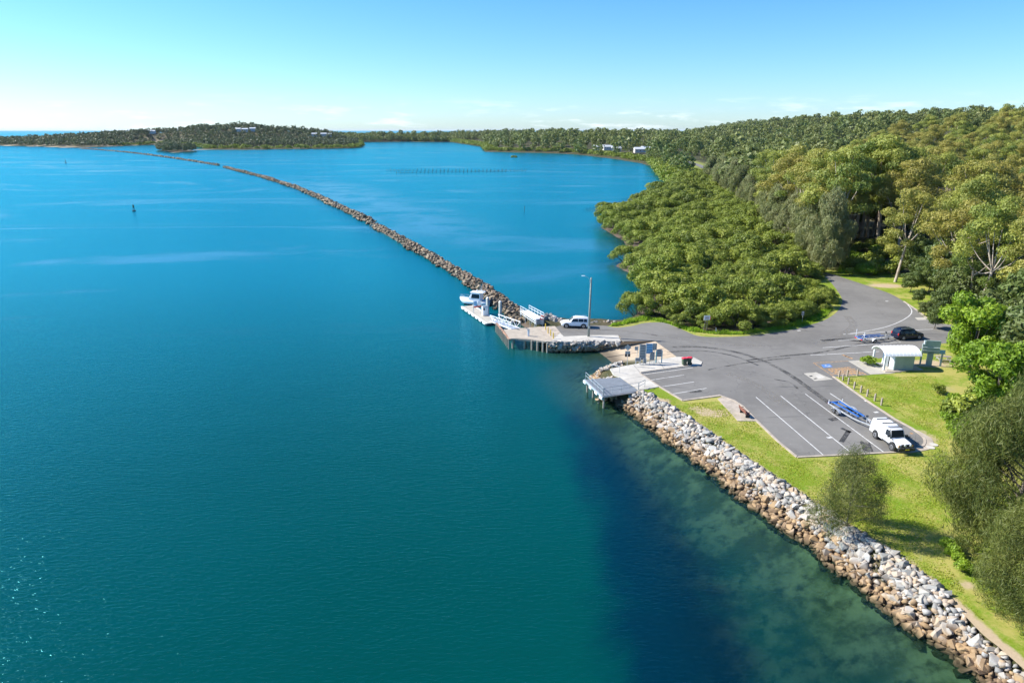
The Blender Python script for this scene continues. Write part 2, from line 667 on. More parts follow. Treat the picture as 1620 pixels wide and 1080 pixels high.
def mat_leaf(name, c1, c2, c3, transl=.22, scale=.25, rnd=.6, obj_tint=None):
    m, nt, out = newmat(name)
    g = N(nt)
    oi = g('ShaderNodeObjectInfo').outputs['Random']
    t = g.attr('tint')
    n1 = g.noise(scale, 3)
    col = g.mix(g.rng(t, .0, 1.0, smooth=False), c1, c2)
    col = g.mix(g.math('MULTIPLY', g.rng(g.math('ADD', g.math('MULTIPLY', oi, rnd), g.math('MULTIPLY', n1, 1 - rnd)), .35, .75), .75), col, c3)
    d = g('ShaderNodeBsdfPrincipled')
    g.l(col, d.inputs['Base Color'])
    d.inputs['Roughness'].default_value = .55
    d.inputs['Specular IOR Level'].default_value = .35
    tr = g('ShaderNodeBsdfTranslucent')
    g.l(g.mix(.5, col, (c2[0] * 1.5, c2[1] * 1.6, c2[2])), tr.inputs['Color'])
    ms = g('ShaderNodeMixShader')
    ms.inputs[0].default_value = transl
    g.l(d.outputs[0], ms.inputs[1])
    g.l(tr.outputs[0], ms.inputs[2])
    g.l(ms.outputs[0], out.inputs[0])
    return m


def mat_bark(name, c1, c2, scale=2.0):
    m, nt, out = newmat(name)
    g = N(nt)
    tc = g('ShaderNodeTexCoord').outputs['Object']
    n1 = g.noise(scale, 4, .6, tc, stretch=(1, 1, .35))
    n2 = g.noise(scale * 6, 3, .6, tc)
    col = g.mix(g.rng(n1, .35, .65), c1, c2)
    g.l(g.bsdf(col, .85, g.bump(n2, .4, .04), spec=.2), out.inputs[0])
    return m


def mat_water():
    m, nt, out = newmat('estuary_water')
    g = N(nt)
    dep = g.attr('depth')
    weed = g.attr('weed')
    pos = g.pos()
    # colour of the water body, with sky reflection painted in as blue far out
    nl = g.noise(.012, 4, .6)
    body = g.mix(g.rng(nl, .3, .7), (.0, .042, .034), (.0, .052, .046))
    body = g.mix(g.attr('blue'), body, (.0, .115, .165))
    wn1 = g.noise(.09, 5, .65, dist=.5)
    wf = g.rng(g.math('ADD', weed, g.math('MULTIPLY', g.math('SUBTRACT', wn1, .5), 1.0)), .3, .75)
    body = g.mix(wf, body, (.0, .018, .03))
    body = g.mix(g.math('MULTIPLY', g.attr('shoal'), .8), body, (.03, .08, .05))
    # ripples: wind waves at several lengths, calmer slicks here and there
    slick = g.noise(.011, 6, .65, stretch=(.45, 1.2, 1, .4), dist=2.0)
    calm = g.math('MAXIMUM', g.rng(slick, .49, .68), g.math('MULTIPLY', g.attr('lee'), g.rng(g.noise(.05, 4, .6), .3, .6)))
    h1 = g.noise(2.6, 3, .6, stretch=(.5, 1.3, 1, .12), dist=.4)
    h2 = g.noise(6.5, 2, .6, stretch=(.5, 1.2, 1, -.2), dist=.3)
    h3 = g.noise(.22, 3, .55, stretch=(.6, 1.2, 1, .3))
    amp = g.math('SUBTRACT', 1.0, g.math('MULTIPLY', calm, .7))
    hh = g.math('ADD', g.math('ADD', g.math('MULTIPLY', h1, .55), g.math('MULTIPLY', h2, .2)), g.math('MULTIPLY', h3, .35))
    nr = g.bump(hh, g.math('MULTIPLY', amp, .8), .2)
    fr = g('ShaderNodeFresnel')
    fr.inputs['IOR'].default_value = 1.33
    g.l(nr, fr.inputs['Normal'])
    df = g('ShaderNodeBsdfDiffuse')
    g.l(body, df.inputs['Color'])
    tp = g('ShaderNodeBsdfTransparent')
    tp.inputs['Color'].default_value = (.5, .74, .66, 1)
    op = g.math('SUBTRACT', 1.0, g.math('EXPONENT', g.math('MULTIPLY', dep, -1.15)))
    mb = g('ShaderNodeMixShader')
    g.l(op, mb.inputs[0])
    g.l(tp.outputs[0], mb.inputs[1])
    g.l(df.outputs[0], mb.inputs[2])
    gl = g('ShaderNodeBsdfGlossy')
    g.l(g.mix(g.math('MULTIPLY', calm, .8), (.22, .9, 1.0), (.75, .98, 1.0)), gl.inputs['Color'])
    gl.inputs['Roughness'].default_value = .15
    g.l(nr, gl.inputs['Normal'])
    mx = g('ShaderNodeMixShader')
    g.l(g.math('MINIMUM', fr.outputs[0], .5), mx.inputs[0])
    g.l(mb.outputs[0], mx.inputs[1])
    g.l(gl.outputs[0], mx.inputs[2])
    g.l(mx.outputs[0], out.inputs[0])
    return m


def mat_sandramp():
    m, nt, out = newmat('sandy_ramp')
    g = N(nt)
    z = g.sep(g.pos())[2]
    n1 = g.noise(.5, 5, .6)
    n2 = g.noise(5, 4, .6)
    col = g.mix(g.rng(n1, .35, .65), (.46, .36, .25), (.36, .29, .21))
    col = g.mix(g.math('MULTIPLY', g.rng(n2, .45, .7), .5), col, (.28, .23, .17))
    col = g.mix(g.rng(z, .55, .1), col, (.13, .105, .075))
    g.l(g.bsdf(col, .92, g.bump(n2, .4, .04), spec=.2), out.inputs[0])
    return m


M['ground'] = mat_ground()
M['lawn'] = mat_lawn()
M['asphalt'] = mat_asphalt()
M['rock'] = mat_rock()
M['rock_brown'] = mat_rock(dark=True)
M['water'] = mat_water()
M['sandramp'] = mat_sandramp()
M['leaf_mangrove'] = mat_leaf('leaf_mangrove', (.07, .11, .011), (.3, .335, .042), (.19, .24, .024), transl=.15)
M['leaf_euc'] = mat_leaf('leaf_euc', (.1, .155, .026), (.34, .35, .06), (.31, .25, .055), scale=.06)
M['leaf_casuarina'] = mat_leaf('leaf_casuarina', (.07, .092, .016), (.165, .178, .034), (.13, .135, .038), transl=.22)
M['leaf_swamp_oak'] = mat_leaf('leaf_swamp_oak', (.15, .175, .06), (.29, .295, .125), (.23, .23, .1), transl=.25)
M['leaf_lime'] = mat_leaf('leaf_lime', (.13, .22, .012), (.26, .36, .025), (.17, .27, .02), transl=.3)
M['leaf_dark'] = mat_leaf('leaf_dark', (.06, .1, .026), (.14, .18, .04), (.11, .13, .033))
M['leaf_far'] = mat_leaf('leaf_far', (.085, .135, .036), (.2, .225, .055), (.17, .18, .055), scale=.012, rnd=.0)
M['leaf_fardark'] = mat_leaf('leaf_fardark', (0.058, 0.091, 0.043), (0.107, 0.132, 0.053), (0.099, 0.116, 0.049), scale=.012, rnd=.0)
M['grass_tall'] = mat_leaf('grass_tall', (.17, .3, .012), (.3, .44, .03), (.23, .34, .03), transl=.3, rnd=0)
M['lawn_blade'] = mat_leaf('lawn_blade', (.22, .32, .016), (.48, .47, .1), (.32, .37, .05), transl=.4, rnd=0, scale=.4)
M['bark_pale'] = mat_bark('bark_pale', (.5, .43, .35), (.28, .22, .17))
M['bark_grey'] = mat_bark('bark_grey', (.2, .17, .14), (.1, .085, .07))

# ------------------------------------------------------------------ coast lines
REV_WATER = [(1552, 1065), (1515, 1027), (1459, 998), (1393, 947), (1363, 919), (1341, 908), (1289, 860), (1248, 838), (1219, 814), (1178, 786), (1142, 754), (1094, 718), (1055, 692), (1011, 657), (980, 640)]
REV_TOP = [(1611, 1050), (1556, 1004), (1526, 973), (1489, 939), (1452, 908), (1407, 874), (1378, 858), (1326, 826), (1274, 790), (1237, 766), (1200, 742), (1178, 727), (1130, 693), (1078, 656), (1030, 627), (1010, 620)]
rw = PL(REV_WATER, 0)
rt = PL(REV_TOP, 1.6)
# carry both lines on beyond the picture, the same way
dv = rw[0] - rw[2]; dv = dv / np.linalg.norm(dv)
dt = rt[0] - rt[2]; dt = dt / np.linalg.norm(dt)
rw = [rw[0] + dv * 40, rw[0] + dv * 12] + rw
rt = [rt[0] + dt * 40, rt[0] + dt * 12] + rt

land = [tuple(p[:2]) for p in rw]
land += [tuple(p[:2]) for p in PL([(960, 628), (938, 604), (934, 594), (950, 586), (975, 579), (965, 571), (953, 563), (944, 553), (897, 554), (872, 548), (850, 534), (832, 519), (815, 505), (828, 497), (850, 503), (872, 508), (905, 511), (940, 511), (975, 513), (1004, 502), (1012, 490), (1028, 457), (1003, 436), (975, 421), (1002, 400), (987, 381), (953, 361), (975, 345), (1031, 313), (1064, 295), (1053, 287), (1034, 264), (1012, 258), (975, 252), (913, 244.5), (851, 242), (768, 240.5), (761, 232), (713, 225), (640, 224.3), (567, 225), (567, 233), (556, 235), (400, 237), (332, 237), (312, 233), (249, 229), (173, 232), (128, 235), (60, 232), (0, 230.5), (-60, 229)], 0)]
land += [(-2200, 1750), (-2300, 2150), (-1500, 2150), (-950, 2120), (-900, 2480), (-520, 2550), (-300, 2600), (0, 2900), (700, 4200), (3000, 6000), (9000, 6000), (9000, -400), (70, -400), (60, -20)]
MANG_PX = [(1000, 503), (1012, 488), (1028, 457), (1003, 436), (973, 420), (1004, 400), (987, 381), (953, 361), (975, 345), (1031, 313), (1064, 295), (1110, 290), (1150, 312), (1200, 350), (1240, 390), (1290, 430), (1307, 450), (1311, 470), (1300, 489), (1275, 503), (1241, 515), (1180, 523), (1133, 523), (1092, 519), (1064, 508), (1029, 500)]
mang = [tuple(p[:2]) for p in PL(MANG_PX, .3)]
isle = [tuple(p[:2]) for p in smoothpoly(PL([(249, 239), (262, 241), (285, 241.5), (306, 240.5), (310, 238.5), (290, 236), (262, 235.5)], 0), 3, True)]
islet = [tuple(p[:2]) for p in smoothpoly(PL([(942, 333), (960, 335), (990, 331), (1012, 322), (1030, 315), (1012, 312), (985, 320), (955, 327)], 0), 3, True)]

rampT = [P(1036, 539, 1.6), P(1070, 564, 1.6)]
rampB = [P(944, 553, 0), P(975, 579, 0)]


def ramp_t(x, y):
    f = (y - rampB[1][1]) / (rampB[0][1] - rampB[1][1])
    xt = rampT[1][0] + (rampT[0][0] - rampT[1][0]) * f
    xb = rampB[1][0] + (rampB[0][0] - rampB[1][0]) * f
    return (xt - x) / (xt - xb)


RAMP_POLY = [tuple(rampT[0][:2]), tuple(rampT[1][:2]), tuple(rampB[1][:2] + np.array([-3, -.3])), tuple(rampB[0][:2] + np.array([-3, 1.0]))]


def hill(x, y):
    s = x - 105 - 0.2 * (y - 150)
    h = 33 * sstep(0, 290, s)
    h = h + 12 * sstep(700, 1500, y) * sstep(-350, 100, x - .02 * y)
    h = h + 28 * np.exp(-(((x + 780) / 330) ** 2 + ((y - 1790) / 170) ** 2)) + 15 * np.exp(-(((x + 640) / 160) ** 2 + ((y - 1720) / 120) ** 2))
    h = h + 8 * np.exp(-(((x + 420) / 120) ** 2 + ((y - 1750) / 120) ** 2))
    h = h + 9 * np.exp(-(((x + 330) / 450) ** 2 + ((y - 2230) / 90) ** 2))
    h = h + 4.2 * np.exp(-(((x - 101) / 16) ** 2 + ((y - 186) / 11) ** 2)) * sstep(160, 172, y)
    return h


def fields(x, y):
    d = sdf(x, y, land)
    di = np.maximum(sdf(x, y, isle), sdf(x, y, islet))
    m = sdf(x, y, mang)
    h = np.where(d > 0, 1.6 * np.clip(d / 2.5, 0, 1), np.maximum(-.45 * -d, -5.5))
    h = np.where(d > 0, h + hill(x, y) * sstep(2, 40, d), h)
    mm = sstep(-1.0, 1.5, m)
    h = np.where(d > 0, h * (1 - mm) + mm * .18, h)
    far = sstep(200, 260, y)
    h = np.where((d > 0) & (mm < .5), h * (1 - far) + far * (.2 + 1.4 * sstep(0, 14, d) + hill(x, y) * sstep(10, 80, d)), h)
    h = np.where(d < 0, h * (1 - .5 * sstep(120, 200, y)), h)
    h = np.where(di > -6, np.maximum(h, np.where(di > 0, np.minimum(.7, di * .15), di * .2)), h)
    inr = inpoly(x, y, RAMP_POLY)
    t = ramp_t(x, y)
    h = np.where(inr, np.minimum(h, 1.6 - 1.6 * t - .25), h)
    return h, d, m, di


def axis(lo, hi, step, far_lo, far_hi, grow):
    a = list(np.arange(lo, hi, step))
    s = step
    v = hi
    up = []
    while v < far_hi:
        up.append(v)
        s *= grow
        v += s
    up.append(far_hi)
    s = step
    v = lo
    dn = []
    while v > far_lo:
        s *= grow
        v -= s
        dn.append(v)
    dn[-1] = far_lo
    return np.array(dn[::-1] + a + up)


gx = axis(-14, 62, .9, -30000, 30000, 1.045)
gy = axis(20, 128, .9, -600, 42000, 1.04)
X, Y = np.meshgrid(gx, gy)
Hh, Dd, Mm, Di = fields(X, Y)
nx, ny = len(gx), len(gy)
idx = np.arange(nx * ny).reshape(ny, nx)
quads = np.stack([idx[:-1, :-1], idx[:-1, 1:], idx[1:, 1:], idx[1:, :-1]], -1).reshape(-1, 4)
sandy = (sstep(18, 4, np.abs(Dd - 6)) * sstep(1150, 1250, Y) * sstep(-700, -760, X)) * (Dd > -4)
sandy = np.maximum(sandy, sstep(3, .5, np.abs(Di - .8)) * (X < -400))
sandy = np.maximum(sandy, sstep(3.2, .3, np.maximum(0, -sdf(X, Y, RAMP_POLY))) * (Hh > .05))
FARROAD = smoothpoly(PL([(1040, 246), (1072, 252), (1100, 260), (1120, 268), (1138, 276), (1150, 290)], 1.6), 6)
grassy = sstep(16, 6, polydist(X, Y, FARROAD, False)) * sstep(500, 560, Y)
ground = link('ground', mesh_np('ground', np.stack([X, Y, Hh], -1).reshape(-1, 3), quads, M['ground'], True, {'sand': sandy, 'grassy': grassy, 'wooded': sstep(300, 360, Y)}))
tag(ground, 'dark earth, mud and forest floor ground around the estuary', None, None, 'structure')

# the water lies over the whole sheet and is simply covered where the land is higher
weedpoly = [tuple(p[:2]) for p in PL([(905, 640), (925, 700), (945, 800), (965, 930), (985, 1110), (1160, 1110), (1140, 960), (1095, 850), (1045, 780), (1010, 720), (975, 660), (945, 630)], 0)]
weed = .92 * sstep(-9, 6, sdf(X, Y, weedpoly))
wd2 = [tuple(p[:2]) for p in PL([(1120, 760), (1190, 900), (1250, 1100), (1500, 1090), (1340, 960), (1200, 830)], 0)]
weed = np.maximum(weed, .5 * sstep(-5, 4, sdf(X, Y, wd2)))
shoal = sstep(9, 2, -Dd) * sstep(70, 30, Y - 60) * (X > -5)
BWL = PL([(820, 497), (749, 447), (650, 388), (589, 353), (484, 303), (356, 264), (204, 241), (128, 235)], 0)
# sheltered water in the lee of the breakwater lies calmer
lee = np.zeros_like(X)
bd = polydist(X, Y, BWL[1:6], False)
bx = np.interp(Y, [p[1] for p in BWL[1:6]], [p[0] for p in BWL[1:6]])
lee = sstep(46, 8, bd - .03 * Y) * (X > bx) * sstep(190, 250, Y) * sstep(560, 440, Y)
blue = sstep(60, 190, Y)  # distance ramp that puts the sky's reflected blue into the water colour
dep = np.maximum(0, -Hh)
# the tide channel near the rock wall is shallow enough to show its bed
dep = dep * (1 - .86 * sstep(0, 15, X) * sstep(116, 98, Y))
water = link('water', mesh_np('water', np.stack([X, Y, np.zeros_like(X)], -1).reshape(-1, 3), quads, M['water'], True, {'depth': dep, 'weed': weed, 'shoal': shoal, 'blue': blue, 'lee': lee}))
tag(water, 'blue green rippled estuary water', None, None, 'structure')


def height(x, y):
    return float(fields(np.array([x], float), np.array([y], float))[0][0])


# ------------------------------------------------------------------ lawn
LAWN = [(p[0], p[1]) for p in smoothpoly(rt, 3)]
LAWN += [tuple(p[:2]) for p in PL([(1010, 612), (1100, 560), (1230, 505), (1290, 430), (1300, 424), (1345, 421), (1400, 424), (1440, 436), (1500, 460), (1620, 500), (1800, 560)])]
LAWN += [(120, 60), (100, -10)]
# triangulated on a fine grid so the wear can follow the ground
lx = np.arange(8, 120, .5)
ly = np.arange(-2, 170, .5)
LX, LY = np.meshgrid(lx, ly)
ins = inpoly(LX, LY, LAWN)
# push the border vertices to the outline: keep a generous cell set, clipped by the stones and the road
lid = -np.ones(LX.shape, int)
keep = ins[:-1, :-1] | ins[:-1, 1:] | ins[1:, 1:] | ins[1:, :-1]
out_ = ~ins & (polydist(LX, LY, LAWN) < .9)
ox, oy = LX[out_], LY[out_]
best = np.full(ox.shape, 1e9)
bx_, by_ = ox.copy(), oy.copy()
for i in range(len(LAWN)):
    (ax, ay), (cx, cy) = LAWN[i][:2], LAWN[(i + 1) % len(LAWN)][:2]
    L_ = (cx - ax) ** 2 + (cy - ay) ** 2
    t = np.clip(((ox - ax) * (cx - ax) + (oy - ay) * (cy - ay)) / L_, 0, 1)
    qx, qy = ax + t * (cx - ax), ay + t * (cy - ay)
    dd = (qx - ox) ** 2 + (qy - oy) ** 2
    m_ = dd < best
    best[m_], bx_[m_], by_[m_] = dd[m_], qx[m_], qy[m_]
LX, LY = LX.copy(), LY.copy()
LX[out_], LY[out_] = bx_, by_
use = np.zeros(LX.shape, bool)
for a, b in ((0, 0), (0, 1), (1, 1), (1, 0)):
    use[a:a + keep.shape[0], b:b + keep.shape[1]] |= keep
lid[use] = np.arange(use.sum())
lq = np.stack([lid[:-1, :-1], lid[:-1, 1:], lid[1:, 1:], lid[1:, :-1]], -1)[keep]
wx, wy = LX[use], LY[use]
worn = 0.95 * sstep(1.6, .2, polydist(wx, wy, rt, False))
for (px, py, rx, ry, a) in ((1128, 653, 2.6, 1.5, 1.15), (1105, 646, 1.8, 1.0, .9), (1048, 634, 1.4, .9, 1.1), (1470, 690, 1.5, 2.6, .7), (1490, 660, .7, 6, .6), (1530, 925, 1.3, 1.0, .8), (1478, 672, 2.5, 1.5, .55), (1400, 452, 6, 3, .9), (1470, 575, 5, 2.5, .9), (1500, 615, 4, 3, .55), (1450, 880, 1.5, 3, .5), (1330, 790, 3, 2, .5), (1210, 760, 2, 2, .5)):
    c = P(px, py)
    worn = np.maximum(worn, a * np.exp(-(((wx - c[0]) / rx) ** 2 + ((wy - c[1]) / ry) ** 2)))
lz = np.maximum(1.606, fields(wx, wy)[0] + .005)
lawn = link('lawn', mesh_np('lawn', np.stack([wx, wy, lz], -1), lq, M['lawn'], True, {'worn': worn}))
tag(lawn, 'bright green lawn with dry and worn patches', None, None, 'structure')

VERGE = PL([(958, 516), (975, 513), (1004, 503), (1029, 501), (1064, 509), (1090, 519), (1133, 524), (1180, 524), (1241, 515), (1278, 502), (1306, 484), (1311, 468), (1303, 448), (1290, 432)]) + PL([(1305, 440), (1340, 465), (1338, 490), (1325, 503), (1285, 521), (1185, 536), (1100, 536), (1050, 516), (1000, 520), (965, 519)])
verge = MB().sheet(VERGE, 1.607).build('lawn', M['lawn'])
tag(verge, 'narrow grass verge between the asphalt and the mangroves', None, None, 'structure')

# ------------------------------------------------------------------ asphalt
A_TOP = smoothpoly(PL([(878, 517), (900, 514), (953, 515), (975, 518), (1000, 515.5), (1019, 511), (1048, 510), (1064, 515), (1083, 523), (1103, 531), (1133, 533), (1185, 531), (1250, 522), (1278, 515), (1305, 506), (1322, 495), (1330, 484), (1331, 470), (1311, 443), (1290, 428)]), 4)
A_RIGHT = smoothpoly(PL([(1318, 434), (1345, 443), (1378, 454), (1409, 465), (1435, 480), (1450, 491), (1467, 505), (1490, 512), (1530, 516)]), 4)
A_LOW = PL([(1530, 540), (1470, 545), (1440, 560), (1360, 571), (1342, 571), (1378, 593), (1318, 596), (1377, 638), (1417, 664), (1443, 678)]) + smoothpoly(PL([(1443, 678), (1459, 690), (1463, 699), (1456, 708), (1427, 715)]), 4)[1:] + PL([(1261, 723.5), (1231, 699), (1194, 664), (1175, 643), (1161, 634), (1139, 626), (1080, 634), (1012, 591), (1109, 577), (1097, 566), (1070, 564), (1036, 539), (984, 540), (980, 531), (939, 531), (890, 533), (886, 527)])
ASPH = A_TOP + A_RIGHT + A_LOW
road = MB().sheet(ASPH, 1.616).build('road', M['asphalt'])
tag(road, 'grey worn asphalt car park and access road', None, None, 'structure')


def line(px, w=.11, mat='line_paint', name='parking_line', z=1.6205, smooth=0):
    pts = PL(px)
    if smooth: pts = smoothpoly(pts, smooth)
    return MB().strip(pts, w, z).build(name, M[mat], road)


for l_ in ([(1196, 628), (1304, 721)], [(1235, 626), (1350, 719)], [(1274, 623), (1398, 715)], [(1313, 622), (1447, 711)]):
    line(l_, .12)
for l_ in ([(1028, 601.5), (1082, 593)], [(1048, 611.5), (1098, 604)], [(1065, 623), (1118, 614)], [(1018, 592.5), (1096, 581.5)]):
    line(l_, .12)
line([(1334, 529), (1360, 525.5), (1400, 517.5), (1425, 508), (1440, 498), (1442, 490), (1436, 482)], .16, smooth=5)
for l_ in ([(1338, 528.5), (1476, 520.5)], [(1326, 538.7), (1420, 533)], [(1301.5, 550), (1425, 541.5)], [(1282, 562), (1391, 556)]):
    line(l_, .15)
# disabled bay: outline, hatching, blue square
line([(1342, 571), (1287, 574), (1318, 595)], .14, 'orange_line', 'bay_outline')
line([(1307, 584), (1346, 580.5)], .14, 'orange_line', 'bay_outline')
a0, a1, b0, b1 = P(1307, 584), P(1320, 594.5), P(1346, 580.5), P(1374, 592.5)
for k in range(1, 8):
    t = k / 8
    p0, p1 = a0 + (b0 - a0) * (t - .06), a1 + (b1 - a1) * (t + .06)
    MB().strip([p0, p1], .26, 1.6205).build('hatch_stripe', M['orange_line'], road)
for k in range(1, 4):
    t = k / 4
    p0, p1 = a0 + (a1 - a0) * t, b0 + (b1 - b0) * t
    MB().strip([p0, p1], .2, 1.6222).build('hatch_stripe', M['orange_line'], road)
MB().sheet(PL([(1299, 577), (1312, 575.8), (1317, 580.3), (1303, 581.6)]), 1.6205).build('symbol_square', M['blue_paint'], road)
c = P(1308, 578.6)
sym = MB()
sym.strip([c + np.array([.28 * math.cos(t), .28 * math.sin(t) - .1, 0]) for t in np.linspace(2.6, 6.6, 12)], .09, 1.6235)
sym.strip([c + np.array([-.05, .45, 0]), c + np.array([0, 0, 0]), c + np.array([.3, -.02, 0]), c + np.array([.42, -.35, 0])], .1, 1.625)
sym.build('wheelchair_symbol', M['line_paint'], road)
for k in range(3):
    q = P(1336 + k * 4.5, 562.5 + k * 1.8)
    MB().box((q[0], q[1], 1.6215), (.35, .9, .004), .3).build('bay_marking', M['orange_line'], road)
q = P(1442, 685.5)
MB().box((q[0], q[1], 1.6215), (.3, .3, .004), .3).build('paint_mark', M['orange_line'], road)
# concrete service slab with a steel cover in the asphalt
MB().sheet(PL([(1271, 590.6), (1291, 588.8), (1318, 600), (1289, 602.5)]), 1.6215).build('service_slab', M['concrete'], road)
MB().sheet(PL([(1287, 592.5), (1297, 591.8), (1306, 597.5), (1295, 599)]), 1.6265).build('service_cover', M['pale_concrete'], road)
for p_ in ((1283, 595), (1290, 599)):
    q = P(*p_)
    MB().box((q[0], q[1], 1.6245), (.5, .3, .006), .4).build('grate', M['dark_plastic'], road)
# drain grate near the bend, small white arrows
MB().sheet(PL([(1447, 502.5), (1463, 502), (1466, 506), (1452, 506.5)]), 1.6215).build('service_slab', M['concrete'], road)
for p_ in ((1403, 476.5), (1264, 523), (1371, 634), (1386, 652), (1312, 692)):
    q = P(*p_)
    MB().box((q[0], q[1], 1.6215), (.55, .35, .004), .2).build('paint_mark', M['line_paint'], road)

# tyre marks, oil and patches on the asphalt
for pts, w, m_ in (([(1062, 549), (1110, 549), (1160, 556), (1205, 570), (1245, 590), (1285, 618), (1318, 642)], .75, 'tyre_mark'), ([(1055, 557), (1110, 555), (1160, 563), (1200, 578)], .4, 'tyre_mark'), ([(1180, 570), (1240, 563), (1300, 557), (1365, 543), (1420, 534)], .5, 'tyre_mark'), ([(1300, 539), (1330, 537), (1362, 540)], .9, 'oil_stain'),
                     ([(1120, 585), (1180, 574), (1250, 566)], .35, 'tyre_mark'), ([(1331, 677), (1346, 684)], .45, 'oil_stain'), ([(1343, 681), (1331, 699)], .5, 'oil_stain'), ([(1312, 664), (1326, 662)], .8, 'oil_stain'), ([(1368, 699), (1374, 714)], 1.0, 'oil_stain'), ([(1225, 600), (1250, 605), (1262, 615)], .35, 'tyre_mark'),
                     ([(1020, 527), (1080, 537), (1140, 545), (1220, 547)], .8, 'faded_patch'), ([(1150, 590), (1200, 610), (1240, 640)], 1.2, 'faded_patch'), ([(1340, 500), (1350, 515), (1330, 530), (1290, 545)], 1.3, 'faded_patch'), ([(940, 522), (990, 524), (1040, 531)], .7, 'faded_patch'), ([(1425, 688), (1440, 692)], .9, 'oil_stain'), ([(1090, 620), (1110, 618)], .8, 'oil_stain')):
    MB().strip(smoothpoly(PL(pts), 5), w, 1.6182).build('stain', M[m_], road)
far_road = MB().strip(FARROAD, 7, 0).build('road', M['asphalt'])
for v in far_road.data.vertices:
    v.co.z = height(v.co.x, v.co.y) + .25
tag(far_road, 'distant asphalt road beside the far mangroves', None, None, 'structure')

# kerbs
kerbs = [PL([(1318, 596), (1377, 638), (1417, 664), (1443, 678)]) + smoothpoly(PL([(1443, 678), (1459, 690), (1463, 699), (1456, 708), (1427, 715)]), 4)[1:] + PL([(1345, 719.5), (1261, 723.5)]),
         PL([(1261, 723.5), (1231, 699), (1198, 667)]), PL([(1198, 667), (1175, 643), (1161, 634), (1139, 626), (1080, 634)]), PL([(1080, 634), (1044, 612.5), (1012, 591)]),
         smoothpoly(PL([(1430, 477), (1450, 490.5), (1467, 504)]), 4)]
for k in kerbs:
    ko = MB().ribbon(k, .26, 1.5, 1.7).build('kerb', M['kerb_concrete'])
    tag(ko, 'low concrete kerb edging the asphalt', None, None, 'structure')
apron = MB().prism(smoothpoly(PL([(1452, 681), (1472, 693), (1477, 703), (1470, 711), (1440, 716.5)]), 4) + smoothpoly(PL([(1427, 716), (1457, 709), (1465, 699), (1460, 690), (1448, 681)]), 4), 1.5, 1.66).build('footpath', M['kerb_concrete'])
tag(apron, 'curved concrete apron round the car park corner', None, None, 'structure')
for (px, py) in ((1477, 703.5), (1472, 708)):
    q = P(px, py)
    o = MB().tube((q[0], q[1], 1.6), (q[0], q[1], 1.67), .42, n=14).build('access_cover', M['pale_concrete'])
    tag(o, 'round pale concrete access cover set in the grass by the car park corner', 'cover', 'round access covers')

# footpaths and slabs
FP = PL([(965, 584), (985, 580), (1070, 565), (1097.5, 566), (1111, 573), (1109, 577.6), (1094.6, 580), (1012.6, 591), (1044, 612), (1024, 616), (1010, 617), (981, 597), (970, 592)])
o = MB().prism(FP, 1.2, 1.69).build('footpath', M['pale_concrete'])
tag(o, 'pale concrete path from the bins to the fishing platform', None, None, 'structure')
for a_, b_ in (((1002, 577.5), (1013, 590.5)), ((1040, 571), (1052, 585)), ((988, 601), (1018, 596)), ((996, 607), (1030, 602))):
    MB().strip(PL([a_, b_]), .05, 1.6935).build('joint', M['dark_plastic'], o)
MB().ribbon(PL([(1013.5, 590), (1094, 579)]), .16, 1.55, 1.78).build('kerb_edge', M['kerb_concrete'], o)
o = MB().prism(PL([(1135, 631), (1145, 627), (1161, 634), (1175, 643.5), (1197, 666.5), (1167, 666)]), 1.3, 1.655).build('footpath', M['kerb_concrete'])
tag(o, 'concrete pad under the bench', None, None, 'structure')
o = MB().prism(PL([(870, 541), (874, 538), (886, 527), (892, 532.5), (939, 530.5), (978, 530.5), (982, 540)]), 1.0, 1.66).build('footpath', M['pale_concrete'])
tag(o, 'pale concrete strip beside the light pole', None, None, 'structure')
o = MB().prism(PL([(1342, 571.3), (1362, 570), (1392, 580), (1446, 576), (1452, 584), (1408, 591), (1378, 592.5)]), 1.3, 1.645).build('footpath', M['concrete'])
tag(o, 'concrete slab under the toilet block', None, None, 'structure')
o = MB().prism(PL([(850, 517), (878, 516), (891, 532), (874, 539), (862, 530)]), 1.0, 1.64).build('footpath', M['kerb_concrete'])
tag(o, 'worn concrete apron behind the yellow bollards', None, None, 'structure')

# boat ramp
secs = []
for f in np.linspace(0, 1, 7):
    row = []
    for t in np.linspace(0, 1.35, 10):
        a = rampT[1] + (rampT[0] - rampT[1]) * f
        b = rampB[1] + (rampB[0] - rampB[1]) * f
        p = a + (b - a) * t
        row.append((p[0], p[1], 1.6 - 1.6 * t + .012 + .02 * math.sin(9 * t + 5 * f)))
    secs.append(row)
rampo = MB().loft(secs, caps=False, closed=False).build('boat_ramp', M['sandramp'])
tag(rampo, 'sandy concrete boat ramp running down into the water', None, None, 'structure')
# sand between the asphalt edge and the ramp
o = MB().sheet([np.array([*p[:2], z]) for p, z in ((P(983, 541), 1.6), (P(1036, 539.5), 1.6), (rampT[0], 1.611), (rampT[0] + (rampB[0] - rampT[0]) * .5, .83), (rampB[0] + np.array([.5, .2, 0]), .1), (P(950, 551, .4), .4))]).build('sand_bank', M['sandramp'])
tag(o, 'sand bank between the stones and the boat ramp', None, None, 'structure')
# joints across the ramp
for f in (.18, .5):
    a = rampT[1] + (rampT[0] - rampT[1]) * f
    b = rampB[1] + (rampB[0] - rampB[1]) * f
    MB().bar((a[0], a[1], 1.62), (b[0], b[1], .04), .07, .03).build('joint', M['dark_plastic'], rampo)

# ------------------------------------------------------------------ rocks
from mathutils import geometry as mgeo
import bmesh


